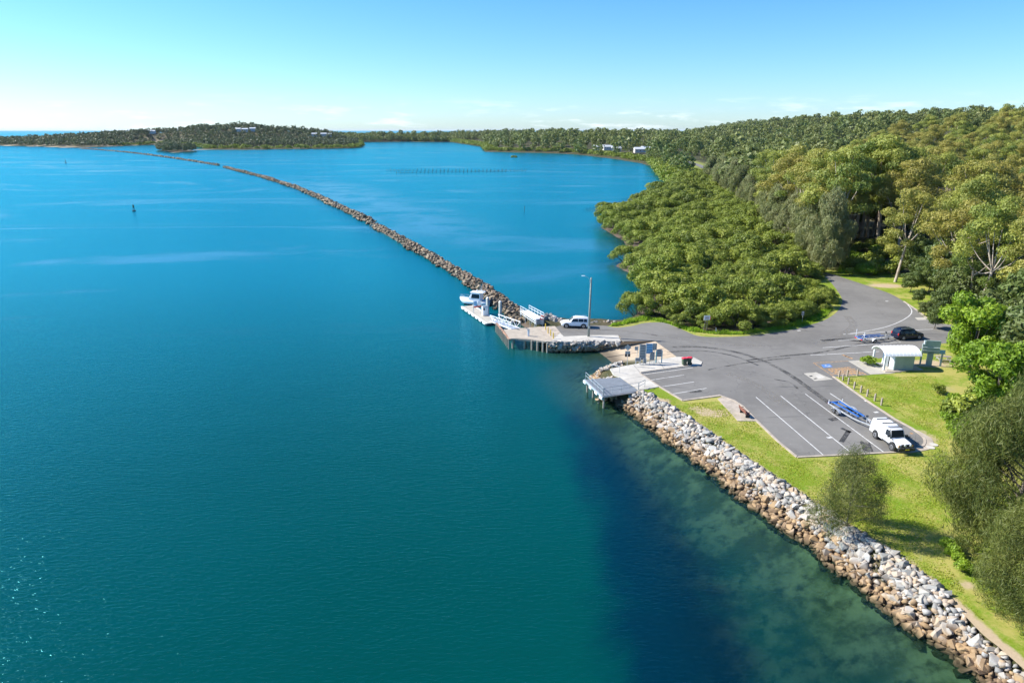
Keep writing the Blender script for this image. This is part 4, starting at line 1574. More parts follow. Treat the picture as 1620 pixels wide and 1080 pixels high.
q = P(1372, 577); plant(PS[1], 'shrub', 'spiky green plant beside the toilet block entrance', 'shrub', q[0], q[1], .75)
# leaning dead-limbed tree
q = P(1526, 665)
plant(PSD[1], 'leaning_tree', 'small leaning tree with bare dark limbs at the lawn edge', 'tree', q[0], q[1], 1.4, lean=(0, -.5), rz=0)

PC = [tree_proto('dense', 14, 11.5, 85000, .22, M['leaf_casuarina'], M['bark_grey'], 420 + k, .014, up=.15, shell=.45, narrow=.2, droop=.12) for k in range(2)]
PC2 = tree_proto('oak', 7.2, 6.2, 22000, .17, M['leaf_casuarina'], M['bark_grey'], 431, .013, up=.1, shell=.1, narrow=.16, droop=-.15)
q = P(1338, 838); plant(PC2, 'she_oak', 'single airy she oak standing on the lawn above the rocks', 'tree', q[0], q[1], 1.0, rz=.6, sz=1.0)
q = P(1592, 875); plant(PC[0], 'she_oak', 'big dense she oak overhanging the right end of the lawn', 'tree', q[0], q[1], 1.0, sz=1.0)
q = P(1690, 800); plant(PC[1], 'she_oak', 'big she oak behind the dense she oak at the lawn end', 'tree', q[0], q[1], 1.05)
q = P(1645, 985); plant(PC[1], 'she_oak', 'lower she oak beside the rocks past the lawn end', 'tree', q[0], q[1], .8, sz=.66)
q = P(1720, 1000); plant(PC[0], 'she_oak', 'she oak behind the lower she oak beside the rocks', 'tree', q[0], q[1], .8)
for px, py in ((1600, 1086), (1625, 1090), (1580, 1092)):
    q = P(px, py, 1.3); plant(random.choice(PS), 'shrub', 'low green shrub growing at the foot of the rocks', 'shrub', q[0], q[1], .5, 'shrubs at the foot of the rocks')
for px, py in ((1500, 868), (1508, 880), (1516, 892), (1524, 904)):
    q = P(px, py); plant(random.choice(PS), 'shrub', 'fresh green undergrowth below the big she oak', 'shrub', q[0], q[1], .5, 'undergrowth below the she oak')

# --- far woods, one mass each
LOWE = [lowcloud('euc', 22, 15, 420, .85, 520 + k, up=.5, shell=.55, jitter=.32, narrow=1.7) for k in range(6)]
LOWR = [lowcloud('round', 15, 12, 260, .95, 540 + k, up=.5, shell=.55, jitter=.32, narrow=1.7) for k in range(5)]
LOWF = [lowcloud('round', 14, 15, 130, 1.35, 560 + k, up=.6, shell=.6, jitter=.32, narrow=1.7) for k in range(5)]


def far_spots(poly, step, n, seed, smin, smax, grow=0.0, dmin=4):
    s_ = scatter(poly, step, n, seed, grow)
    s_ = np.array([p for p in s_ if inview(p[0], p[1], 25)])
    h, d, m, di = fields(s_[:, 0], s_[:, 1])
    r = np.random.default_rng(seed + 1)
    rd = polydist(s_[:, 0], s_[:, 1], FARROAD, False)
    return [(p[0], p[1], hh - .3, r.uniform(smin, smax)) for p, hh, dd, mm, rr in zip(s_, h, d, m, rd) if dd > dmin and mm < -1 and (rr > 11) and clear_of_houses(p[0], p[1])]


spots = [(p[0], p[1], height(p[0], p[1]), random.uniform(.75, 1.0)) for p in PE_SP[255:]]
spots += far_spots([(330, 210), (900, 700), (1100, 1400), (520, 900), (520, 640)], 9, 16000, 31, .55, 1.15, .0012)
spots += far_spots([(90, 300), (120, 300), (330, 640), (520, 640), (620, 900), (500, 950), (200, 950), (120, 700), (80, 440)], 9, 16000, 33, .5, 1.1, .0008, 6)
join_stuff('hillside_forest', 'wooded hillside of gum trees behind the near forest', spots, LOWE + LOWR[:2], M['leaf_far'])
print('hill forest', len(spots))
spots = far_spots([(-80, 880), (500, 880), (1200, 1400), (2400, 2600), (1500, 3200), (500, 2600), (-150, 2300), (-400, 2400), (-420, 2080), (-100, 2080), (-20, 1100)], 12.5, 50000, 35, .6, 1.5, .0004)
spots += far_spots([(-880, 2180), (-420, 2090), (-60, 2060), (60, 2300), (-450, 2400), (-880, 2420)], 12, 9000, 36, .9, 1.35, 0, 2)
join_stuff('bayside_forest', 'low wooded plain and ridge behind the bay', spots, LOWF + LOWR, M['leaf_far'])
print('bay forest', len(spots))
spots = far_spots([(-1300, 1600), (-1000, 1500), (-560, 1380), (-300, 1440), (-300, 1600), (-500, 2000), (-700, 2100), (-1000, 2050), (-1500, 2100), (-1700, 1800)], 11, 40000, 37, .55, 1.0)
join_stuff('headland_forest', 'dark wooded headland beyond the breakwater', spots, LOWF, M['leaf_fardark'])
print('headland', len(spots))
iso = scatter(isle, 7, 800, 41)
join_stuff('island_wood', 'dark trees crowding the small sandy island', [(p[0], p[1], .5, random.uniform(.6, .95)) for p in iso], LOWR, M['leaf_fardark'])

# --- tall grass on the verge
r = np.random.default_rng(77)


def grass_blades(name, label, poly, n, hgt, seed, mat=M['grass_tall']):
    r = np.random.default_rng(seed)
    xs, ys = [p[0] for p in poly], [p[1] for p in poly]
    c = np.stack([r.uniform(min(xs), max(xs), n * 6), r.uniform(min(ys), max(ys), n * 6)], 1)
    c = c[inpoly(c[:, 0], c[:, 1], poly)][:n]
    m = len(c)
    a = r.uniform(0, 6.28, m)
    h = hgt * r.uniform(.5, 1.2, m) * (.55 + .45 * np.sin(c[:, 0] * 1.3) * np.sin(c[:, 1] * 1.1 + 1) + .3)
    w = .05 + .05 * r.random(m)
    d = np.stack([np.cos(a), np.sin(a)], 1)
    le = r.normal(size=(m, 2)) * .25 * h[:, None]
    z0 = np.full(m, 1.6)
    b0 = np.concatenate([c - d * w[:, None], z0[:, None]], 1)
    b1 = np.concatenate([c + d * w[:, None], z0[:, None]], 1)
    t1 = np.concatenate([c + le + d * w[:, None] * .2, (z0 + h)[:, None]], 1)
    t0 = np.concatenate([c + le - d * w[:, None] * .2, (z0 + h)[:, None]], 1)
    v = np.stack([b0, b1, t1, t0], 1).reshape(-1, 3)
    o = link(name, mesh_np(name, v, np.arange(4 * m).reshape(m, 4), mat, False, {'tint': np.repeat(r.random(m), 4)}))
    return tag(o, label, None, None, 'stuff')


vg = PL([(965, 516), (1000, 505), (1029, 502), (1064, 510), (1090, 520), (1133, 526), (1180, 526), (1241, 517), (1278, 505), (1308, 487), (1318, 488), (1308, 500), (1280, 512), (1241, 520), (1180, 529), (1133, 529), (1088, 524), (1060, 513), (1029, 506), (1000, 511), (975, 516)])
grass_blades('tall_grass', 'bright green tall grass along the mangrove verge', vg, 9000, .55, 80)
bank = PL([(1325, 432), (1420, 432), (1425, 415), (1380, 410), (1330, 418)])
grass_blades('bank_grass', 'bright grass and weeds on the bank above the road bend', bank, 5000, .7, 81)

# ------------------------------------------------------------------ vehicles (local x = forward)
def wheel(parent, x, y, r=.37, w=.25):
    s = 1 if y > 0 else -1
    n = 20
    o = MB().tube((x, y - s * w, r), (x, y, r), r, n=n).build('wheel', M['rubber'], parent, True)
    o.data.polygons.foreach_set('use_smooth', [len(p.vertices) == 4 for p in o.data.polygons])
    MB().tube((x, y - s * .02, r), (x, y + s * .015, r), r * .66, r * .6, n=n).build('rim', M['alloy'], o)
    hb = MB()
    for k in range(6):
        a = k * math.pi / 3
        hb.bar((x, y + s * .02, r), (x + r * .56 * math.cos(a), y + s * .022, r + r * .56 * math.sin(a)), .045, .02)
    hb.build('spokes', M['dark_plastic'], o)
    return o


def body_secs(st):
    out = []
    for x, zl, zb, w in st:
        out.append([(x, -w * .9, zl), (x, -w, zl + .14), (x, -w, zb - .2), (x, -w * .965, zb - .05), (x, -w * .9, zb), (x, w * .9, zb), (x, w * .965, zb - .05), (x, w, zb - .2), (x, w, zl + .14), (x, w * .9, zl)])
    return out


def cab_secs(st):
    out = []
    for x, zb, zr, wb, wr in st:
        out.append([(x, -wb, zb), (x, -wr - .02, max(zb + .005, zr - .07)), (x, -wr + .1, max(zb + .01, zr)), (x, wr - .1, max(zb + .01, zr)), (x, wr + .02, max(zb + .005, zr - .07)), (x, wb, zb)])
    return out


def suv(name, label, paint, loc, rz, L=4.8, tow=False):
    t = thing(name, label, 'car', loc, rz)
    W = .93
    body = MB().loft(body_secs([(-2.38, .42, .98, .8), (-2.33, .32, 1.05, .86), (-1.9, .3, 1.1, W), (0, .28, 1.08, W), (1.0, .28, 1.06, W), (1.7, .3, 1.02, W), (2.15, .32, .95, .87), (2.38, .38, .82, .74)])).build('body', M[paint], t, True, .03)
    cab = MB().loft(cab_secs([(-2.3, 1.04, 1.12, .82, .78), (-2.1, 1.05, 1.68, .86, .68), (-1.4, 1.06, 1.79, .88, .72), (-.2, 1.06, 1.81, .88, .72), (.35, 1.05, 1.74, .88, .7), (1.15, 1.03, 1.08, .86, .8)])).build('cabin', M[paint], t, True, .03)
    for s in (-1, 1):
        for (x0, x1, k0, k1) in ((-2.0, -1.45, .05, .0), (-1.38, -.55, .0, 0), (-.48, .42, 0, .32)):
            yb, yt = .885, .735
            v = [(x0, s * (yb + .006), 1.13), (x1 + (k1 * .9 if k1 else 0), s * (yb + .006), 1.13), (x1 - k1 * .25, s * (yt + .03), 1.66), (x0 + k0, s * (yt + .03), 1.66)]
            v2 = [(p[0], p[1] - s * .03, p[2]) for p in v]
            MB().add(v + v2, [(0, 1, 2, 3), (7, 6, 5, 4), (0, 1, 5, 4), (1, 2, 6, 5), (2, 3, 7, 6), (3, 0, 4, 7)]).build('side_window', M['glass'], t)
        for x in (-1.42, 1.45):
            arch = MB()
            arch.tube((x, s * (W - .12), .4), (x, s * (W + .012), .4), .47, n=22).build('wheel_arch', M['dark_plastic'], t)
            wheel(t, x, s * (W + .025), .375, .25)
        MB().box((2.22, s * .6, .82), (.24, .3, .16)).build('headlight', M['lamp_glass'], t, bevel=.02)
        MB().box((-2.31, s * .73, .98), (.14, .2, .36)).build('tail_light', M['red_light'], t, bevel=.02)
        MB().box((.72, s * 1.02, 1.12), (.14, .2, .14)).build('wing_mirror', M[paint], t, bevel=.03)
        MB().bar((-1.9, s * .62, 1.86), (.1, s * .62, 1.86), .05, .05).build('roof_rail', M['alloy'], t)
        for x in (-.95, .05):
            MB().box((x, s * .945, .98), (.18, .02, .04)).build('door_handle', M['chrome'], t)
        MB().box((0, s * .93, .38), (2.1, .08, .12)).build('side_step', M['dark_plastic'], t)
    v = [(1.1, -.72, 1.125), (1.1, .72, 1.125), (.42, .62, 1.735), (.42, -.62, 1.735)]
    MB().add([(p[0] + .02, p[1], p[2] + .03) for p in v] + [(p[0] - .02, p[1], p[2]) for p in v], [(0, 1, 2, 3), (0, 4, 5, 1), (1, 5, 6, 2), (2, 6, 7, 3), (3, 7, 4, 0)]).build('windscreen', M['glass'], t)
    v = [(-2.27, -.7, 1.16), (-2.27, .7, 1.16), (-2.12, .6, 1.62), (-2.12, -.6, 1.62)]
    MB().add([(p[0] - .03, p[1], p[2]) for p in v] + v, [(3, 2, 1, 0), (0, 1, 5, 4), (1, 2, 6, 5), (2, 3, 7, 6), (3, 0, 4, 7)]).build('rear_window', M['glass'], t)
    MB().box((2.36, 0, .72), (.08, .85, .2)).build('grille', M['dark_plastic'], t, bevel=.02)
    MB().box((2.36, 0, .44), (.14, 1.5, .18)).build('front_bumper', M['dark_plastic'], t, bevel=.03)
    MB().box((-2.38, 0, .5), (.14, 1.6, .22)).build('rear_bumper', M[paint], t, bevel=.03)
    MB().box((-2.365, 0, .82), (.02, .38, .12)).build('number_plate', M['white_paint'], t)
    if tow:
        MB().bar((-2.4, 0, .42), (-2.75, 0, .45), .07).build('tow_bar', M['galv'], t)
    return t


GZ = 1.618
suv('four_wheel_drive', 'white four wheel drive wagon parked beside the light pole', 'white_car', (10.75, 111.8, GZ), math.atan2(.3, -2.9))
suv('four_wheel_drive', 'dark blue black four wheel drive wagon towing a blue boat trailer', 'black_car', (63.55, 105.1, GZ), R(11), tow=True)


def ute(loc, rz):
    t = thing('utility_truck', 'white utility truck with canopy and bull bar towing a boat trailer', 'utility truck', loc, rz)
    W = .86
    pm = M['white_car']
    MB().loft(body_secs([(-.1, .45, 1.12, W), (.95, .45, 1.12, W), (1.0, .5, 1.1, W * .97), (1.7, .5, 1.09, W * .92), (2.35, .52, 1.05, W * .88), (2.42, .6, .95, W * .82)])).build('body', pm, t, True, .03)
    MB().loft(cab_secs([(-.12, 1.1, 1.9, .83, .72), (0, 1.1, 1.96, .84, .72), (.55, 1.1, 1.97, .84, .7), (.7, 1.1, 1.9, .84, .69), (1.05, 1.1, 1.14, .84, .78)])).build('cab', pm, t, True, .03)
    MB().box((-1.35, 0, .78), (2.4, 1.78, .66)).build('tray', pm, t, bevel=.03)
    cn = MB().loft(cab_secs([(-2.5, 1.1, 1.75, .88, .74), (-2.38, 1.1, 1.98, .88, .76), (-.3, 1.1, 2.02, .88, .76), (-.2, 1.1, 1.92, .88, .74)])).build('canopy', pm, t, False, .04)
    for x in (-1.85, -.75, .35):
        MB().bar((x, -.78, 2.06), (x, .78, 2.06), .1, .05).build('roof_rack_bar', M['dark_plastic'], t)
    for s in (-1, 1):
        v = [(.12, s * .846, 1.2), (.95, s * .846, 1.2), (.68, s * .76, 1.82), (.12, s * .76, 1.82)]
        MB().add(v + [(p[0], p[1] - s * .04, p[2]) for p in v], [(0, 1, 2, 3), (0, 1, 5, 4), (1, 2, 6, 5), (2, 3, 7, 6), (3, 0, 4, 7)]).build('side_window', M['glass'], t)
        v = [(-2.2, s * .885, 1.2), (-.55, s * .885, 1.2), (-.6, s * .83, 1.62), (-2.15, s * .83, 1.62)]
        MB().add(v + [(p[0], p[1] - s * .04, p[2]) for p in v], [(0, 1, 2, 3), (0, 1, 5, 4), (1, 2, 6, 5), (2, 3, 7, 6), (3, 0, 4, 7)]).build('canopy_panel', M['hull_white'], t)
        for x in (-1.35, 1.65):
            MB().tube((x, s * .7, .48), (x, s * .95, .48), .5, n=20).build('wheel_flare', M['dark_plastic'], t)
            wheel(t, x, s * .975, .41, .28)
        MB().tube((2.4, s * .55, .86), (2.47, s * .55, .86), .13, n=14).build('headlight', M['lamp_glass'], t)
        MB().tube((2.78, s * .3, 1.08), (2.84, s * .3, 1.08), .12, n=14).build('driving_light', M['lamp_glass'], t)
        MB().box((2.46, s * .72, .86), (.06, .12, .2)).build('indicator', M['amber_light'], t)
        MB().box((-2.56, s * .75, .85), (.05, .2, .28)).build('tail_light', M['red_light'], t)
        MB().box((.95, s * 1.0, 1.3), (.12, .22, .22)).build('wing_mirror', M['dark_plastic'], t, bevel=.02)
        MB().bar((-.05, s * .9, .45), (1.1, s * .9, .45), .1, .06).build('side_step', M['dark_plastic'], t)
    v = [(1.02, -.7, 1.17), (1.02, .7, 1.17), (.74, .62, 1.86), (.74, -.62, 1.86)]
    MB().add([(p[0] + .04, p[1], p[2] + .02) for p in v] + v, [(0, 1, 2, 3), (0, 4, 5, 1), (1, 5, 6, 2), (2, 6, 7, 3), (3, 7, 4, 0)]).build('windscreen', M['glass'], t)
    MB().box((2.45, 0, .86), (.05, .75, .26)).build('grille', M['dark_plastic'], t)
    bb = MB().box((2.68, 0, .6), (.22, 1.75, .24))
    bb.path([(2.74, -.75, .62), (2.74, -.62, 1.14), (2.74, .62, 1.14), (2.74, .75, .62)], .035)
    bb.tube((2.74, -.35, .7), (2.74, -.35, 1.14), .03).tube((2.74, .35, .7), (2.74, .35, 1.14), .03).tube((2.74, -.7, .88), (2.74, .7, .88), .03)
    bb.build('bull_bar', M['dark_plastic'], t)
    MB().box((2.81, 0, .62), (.02, .45, .13)).build('number_plate', M['plate_yellow'], t)
    MB().path([(1.6, -.84, 1.12), (1.2, -.88, 1.2), (.85, -.86, 1.85), (.85, -.86, 2.05)], .05).build('snorkel', M['dark_plastic'], t)
    MB().tube((2.74, .68, 1.1), (2.72, .68, 2.3), .012, .006).build('aerial', M['dark_plastic'], t)
    MB().bar((-2.5, 0, .5), (-2.85, 0, .5), .08).build('tow_bar', M['galv'], t)
    return t


ute((40.45, 66.55, GZ), math.atan2(-3.0, .2))


def boat_trailer(label, loc, rz, L, bunk, axles, tall):
    """local x forward (towards the hitch at x = L / 2)"""
    t = thing('boat_trailer', label, 'boat trailer', loc, rz)
    h = .55
    W = .85
    f = L / 2
    for s in (-1, 1):
        MB().bar((-f, s * W, h), (f * .25, s * W, h), .08, .13).build('side_beam', M['galv'], t)
        MB().bar((f * .25, s * W, h), (f * .92, s * .06, h), .08, .13).build('drawbar_arm', M['galv'], t)
        MB().bar((-f * .95, s * .45, h + .24), (f * .35, s * .35, h + .32), .16, .09).build('skid', M[bunk], t)
        for k in range(axles):
            x = -f * .45 - k * .72 + .3
            wheel(t, x, s * (W + .36), .31, .2)
        x = -f * .45 + .3 - (axles - 1) * .36
        Lg = .8 + (axles - 1) * .74
        MB().loft([[(x + Lg / 2 * math.cos(a), s * (W + .12), .36 + .34 * math.sin(a)), (x + Lg / 2 * math.cos(a), s * (W + .4), .36 + .34 * math.sin(a)), (x + Lg / 2 * .95 * math.cos(a), s * (W + .4), .34 + .3 * math.sin(a)), (x + Lg / 2 * .95 * math.cos(a), s * (W + .12), .34 + .3 * math.sin(a))] for a in np.linspace(0.05, math.pi - .05, 9)]).build('mudguard', M['galv'] if tall < 1 else M['white_paint'], t)
        MB().tube((-f + .2, s * (W + .05), h), (-f + .2, s * (W + .05), h + tall), .045, n=8).build('guide_post', M['white_paint'], t)
        MB().box((-f - .05, s * (W - .15), h), (.06, .3, .16)).build('tail_light', M['red_light'], t)
        MB().box((-f - .06, s * (W - .45), h), (.05, .18, .14)).build('indicator', M['amber_light'], t)
        MB().bar((-f * .95, s * .45, h + .04), (-f * .95, s * .45, h + .24), .08).build('skid_bracket', M['galv'], t)
        MB().bar((0, s * .4, h + .04), (0, s * .4, h + .26), .08).build('skid_bracket', M['galv'], t)
    for x in (-f, -f * .6, -f * .2, f * .22):
        MB().bar((x, -W, h - .02), (x, W, h - .02), .07, .1).build('cross_member', M['galv'], t)
    MB().bar((-f, -W, h + .1), (-f, W, h + .1), .1, .12).build('rear_roller', M[bunk], t)
    for k in range(4):
        x = -f + .3 + k * f * .35
        MB().tube((x, -.14, h + .1), (x, .14, h + .1), .07, n=10).build('keel_roller', M[bunk], t)
    MB().bar((f * .85, 0, h), (f, 0, .5), .1, .1).build('coupling', M['galv'], t)
    wp = MB().bar((f * .6, 0, h), (f * .6, 0, h + .75), .09).build('winch_post', M['galv'], t)
    MB().box((f * .6 - .08, 0, h + .7), (.2, .22, .18)).build('winch', M['dark_plastic'], wp)
    MB().tube((f * .82, .16, .1), (f * .82, .16, .8), .03).build('jockey_stand', M['galv'], t)
    MB().tube((f * .82, .12, .1), (f * .82, .22, .1), .1, n=12).build('jockey_wheel', M['rubber'], t)
    return t


hx, hy = 40.45 - .19, 66.55 + 2.85
ax_, ay_ = 38.95, 76.6
ang = math.atan2(hy - ay_, hx - ax_)
Lt = math.hypot(hx - ax_, hy - ay_)
boat_trailer('empty galvanised tandem boat trailer with blue skids behind the white utility truck', ((hx + ax_) / 2, (hy + ay_) / 2, GZ), ang, Lt, 'trailer_blue', 2, .5)
a = R(11)
hx, hy = 63.55 - 2.72 * math.cos(a), 105.1 - 2.72 * math.sin(a)
tx, ty = 54.8, 103.2
boat_trailer('empty boat trailer with tall white guide posts behind the dark four wheel drive', ((hx + tx) / 2, (hy + ty) / 2, GZ), math.atan2(hy - ty, hx - tx), math.hypot(hx - tx, hy - ty), 'trailer_blue', 1, 1.25)

# ------------------------------------------------------------------ toilet block
t = thing('toilet_block', 'small toilet block with white barrel roof and green grey panel walls', 'toilet block', (53.9, 91.3, 1.645), R(1))
MB().box((.9, 0, .03), (5.0, 3.3, .06)).build('floor_slab', M['concrete'], t)
x0, x1 = -2.35, 2.75
secs = []
for x in (x0, x1):
    o_, i_ = [], []
    for a in np.linspace(R(18), R(162), 15):
        o_.append((x, 1.95 * math.cos(a), 1.75 + 1.25 * math.sin(a)))
        i_.append((x, 1.88 * math.cos(a), 1.68 + 1.25 * math.sin(a)))
    secs.append(o_ + i_[::-1])
roof = MB().loft(secs).build('roof', M['roof_white'], t)
for k in range(1, 10):
    x = x0 + (x1 - x0) * k / 10
    MB().path([(x, 1.955 * math.cos(a), 1.75 + 1.255 * math.sin(a)) for a in np.linspace(R(19), R(161), 10)], .018, 4).build('roof_rib', M['roof_white'], roof)
for x in (x0 + .02, x1 - .02):
    MB().path([(x, 1.9 * math.cos(a), 1.68 + 1.24 * math.sin(a)) for a in np.linspace(R(18), R(162), 12)], .06, 6).build('fascia', M['pale_wall'], roof)
for s in (-1, 1):
    MB().box((-2.1, s * 1.45, 1.05), (.2, .2, 2.1)).build('post', M['pale_wall'], t)
    for k in range(2):
        MB().box((-.05 + 1.33 * k, s * 1.5, 1.06), (1.29, .1, 2.02)).build('wall_panel', M['green_wall'], t)
    for k in range(3):
        MB().box((-.72 + 1.33 * k, s * 1.5, 1.06), (.05, .13, 2.06)).build('panel_batten', M['green_wall'], t)
MB().box((-.78, -.95, 1.06), (.08, 1.05, 2.02)).build('end_wall', M['pale_wall'], t)
MB().box((-.78, 1.2, 1.06), (.08, .5, 2.02)).build('end_wall', M['pale_wall'], t)
d = MB().box((-.82, .3, 1.02), (.05, .95, 1.95)).build('door', M['sign_back'], t)
MB().box((-.86, .62, 1.0), (.04, .05, .14)).build('handle', M['chrome'], d)
MB().box((1.99, 0, 1.06), (.08, 2.9, 2.02)).build('end_wall', M['pale_wall'], t)
gb = MB()
sec = [(0, 1.5 * math.cos(a), 2.07 + max(0, .82 * math.sin(a))) for a in np.linspace(0, math.pi, 11)]
for x in (-.78, 1.99):
    MB().loft([[(x + dx, p[1], p[2]) for p in sec] for dx in (-.03, .03)]).build('gable', M['pale_wall'], t)
MB().box((2.4, -1.3, .06), (1.0, .12, .12)).build('kerb_edge', M['kerb_concrete'], t)
o = MB().box((-1.3, -2.05, .02), (2.2, .75, .14)).build('step_slab', M['kerb_concrete'], t)

# information board seen from behind
t = thing('information_board', 'large information board on wide posts seen from behind', 'notice board', (*P(1468, 578)[:2], 1.6), R(-14))
MB().box((-1.05, 0, 1.6), (.18, .18, 3.2)).build('post', M['green_wall'], t)
MB().box((.05, 0, 1.0), (.75, .2, 2.0)).build('plinth', M['green_wall'], t)
MB().box((1.55, 0, 1.0), (.2, .2, 2.0)).build('post', M['green_wall'], t)
MB().box((.05, 0, 3.2), (2.1, .14, 1.0)).build('board', M['board_green'], t)
MB().box((.05, -.02, 2.45), (2.1, .16, .36)).build('board', M['board_green'], t)
MB().box((.05, -.02, 2.0), (2.1, .16, .4)).build('board', M['board_green'], t)
MB().bar((-1.05, -.1, 2.68), (1.1, -.1, 2.68), .08, .06).build('rail', M['pale_wall'], t)
MB().bar((-1.05, -.1, 2.23), (1.1, -.1, 2.23), .08, .06).build('rail', M['pale_wall'], t)
MB().box((1.4, .02, 2.15), (.9, .12, .5)).build('side_panel', M['sign_blue'], t)
MB().bar((1.0, 0, 1.85), (2.0, 0, 1.85), .1, .08).build('rail', M['pale_wall'], t)
MB().box((-.9, -.02, 3.35), (.2, .3, .5)).build('lamp_box', M['pale_wall'], t)
# picnic table behind it
q = P(1492, 571)
t = thing('picnic_table', 'weathered picnic table on bare ground behind the information board', 'picnic table', (q[0], q[1], 1.6), R(-10))
for k in range(4): MB().box((0, -.3 + .2 * k, .74), (1.9, .17, .04)).build('table_slat', M['timber'], t)
for s in (-1, 1):
    for k in range(2): MB().box((0, s * (.68 + .16 * k), .44), (1.9, .14, .04)).build('seat_slat', M['timber'], t)
    MB().box((s * .7, 0, .37), (.08, 1.6, .1)).build('leg_frame', M['galv'], t)
    for u in (-1, 1): MB().bar((s * .7, u * .6, 0), (s * .7, u * .25, .72), .08).build('leg', M['galv'], t)

# ------------------------------------------------------------------ bench beside the car park
q = P(1178, 657)
t = thing('bench', 'red brown slatted bench on the concrete pad beside the car park', 'bench', (q[0], q[1], 1.655), math.atan2(*(P(1198, 667) - P(1161, 634))[1::-1]))
for k in range(4): MB().box((0, -.2 + .13 * k, .45), (1.9, .11, .04)).build('seat_slat', M['bench_wood'], t)
for k in range(3): MB().box((0, -.3 - .04 * k, .6 + .14 * k), (1.9, .04, .12)).build('back_slat', M['bench_wood'], t)
for s in (-1, 1):
    MB().box((s * .75, 0, .21), (.07, .5, .42)).build('leg', M['dark_plastic'], t)
    MB().bar((s * .75, -.26, .4), (s * .75, -.4, .98), .06).build('back_support', M['dark_plastic'], t)
    MB().bar((s * .85, -.3, .66), (s * .85, .2, .66), .06).build('armrest', M['bench_wood'], t)

# ------------------------------------------------------------------ bollards
for i, (px, py) in enumerate(((1327, 597), (1333, 602), (1341.6, 608), (1351, 615), (1361.5, 621), (1371.6, 627), (1383.5, 634), (1394, 641), (1340, 595.6), (1356, 594.6))):
    q = P(px, py)
    lab = 'weathered timber bollard in the grass along the kerb of the trailer bays' if i < 8 else 'weathered timber bollard at the end of the hatched disabled bay'
    t = thing('timber_bollard', lab, 'bollard', (q[0], q[1], 1.6), .4, 'timber bollards on the lawn' if i < 8 else 'timber bollards by the hatched bay')
    MB().box((0, 0, .45), (.17, .17, .95)).build('post', M['timber'], t)
    MB().box((0, 0, .95), (.17, .17, .06), 0, .55).build('cap', M['timber'], t)
for px, py in ((863, 521.5), (867, 527.5), (871, 531), (875.4, 536)):
    q = P(px, py)
    t = thing('yellow_bollard', 'yellow steel bollard on the apron between the wharf and the asphalt', 'bollard', (q[0], q[1], 1.64), 0, 'yellow bollards')
    MB().tube((0, 0, 0), (0, 0, 1.0), .085, n=10).build('post', M['yellow_paint'], t)
    MB().tube((0, 0, 1.0), (0, 0, 1.04), .085, .03, n=10).build('cap', M['yellow_paint'], t)

# ------------------------------------------------------------------ light pole
q = P(931, 532.5)
t = thing('light_pole', 'tall grey timber light pole on the concrete strip', 'light pole', (q[0], q[1], 1.65))
MB().tube((0, 0, 0), (.12, 0, 9.7), .2, .13, n=12).build('pole', M['pole_wood'], t, True)
MB().path([(.1, 0, 8.9), (-.4, 0, 9.75), (-.95, 0, 9.95)], .03).build('arm', M['galv'], t)
MB().box((-1.15, 0, 9.97), (.55, .25, .12)).build('lamp_head', M['white_paint'], t, bevel=.03)
MB().box((.0, .0, 9.1), (.12, .42, .3)).build('bracket', M['galv'], t)
MB().box((0, -.2, 1.6), (.25, .12, .4)).build('switch_box', M['galv'], t)

# ------------------------------------------------------------------ bins
for px, py, lab in ((1082, 577, 'green wheelie bin with bright red lid, beside the pink lidded bin'), (1090, 576, 'green wheelie bin with faded pink red lid')):
    q = P(px, py, 1.69)
    t = thing('wheelie_bin', lab, 'bin', (q[0], q[1], 1.69), R(190 if px < 1085 else 165), 'wheelie bins by the path')
    MB().loft([[(-.26, -.25, .06), (.22, -.25, .06), (.22, .25, .06), (-.26, .25, .06)], [(-.36, -.3, .98), (.3, -.3, .98), (.3, .3, .98), (-.36, .3, .98)]]).build('body', M['bin_green'], t)
    MB().loft([[(-.4, -.33, .98), (.36, -.33, .98), (.36, .33, .98), (-.4, .33, .98)], [(-.34, -.3, 1.1), (.24, -.3, 1.06), (.24, .3, 1.06), (-.34, .3, 1.1)]]).build('lid', M['red_lid'], t)
    for s in (-1, 1): MB().tube((-.3, s * .2, .12), (-.3, s * .28, .12), .12, n=12).build('wheel', M['rubber'], t)
    MB().tube((-.44, -.22, .95), (-.44, .22, .95), .025).build('handle', M['bin_green'], t)


# ------------------------------------------------------------------ signs
def panel_sign(px, py, z, w, h, zb, mat, label, posts=2, rails=3, rz=0.0, name='notice_board', cat='sign'):
    q = P(px, py, z)
    t = thing(name, label, cat, (q[0], q[1], z), rz)
    for k in range(posts):
        x = 0 if posts == 1 else (-1 + 2 * k / (posts - 1)) * w * .42
        MB().tube((x, -.04, 0), (x, -.04, zb + h), .035, n=8).build('post', M['galv'], t)
    MB().box((0, .02, zb + h / 2), (w, .03, h)).build('panel', M[mat], t)
    for k in range(rails):
        zz = zb + h * (k + .5) / rails
        MB().bar((-w / 2, -.02, zz), (w / 2, -.02, zz), .03, .04).build('rail', M['dark_plastic'], t)
    return t


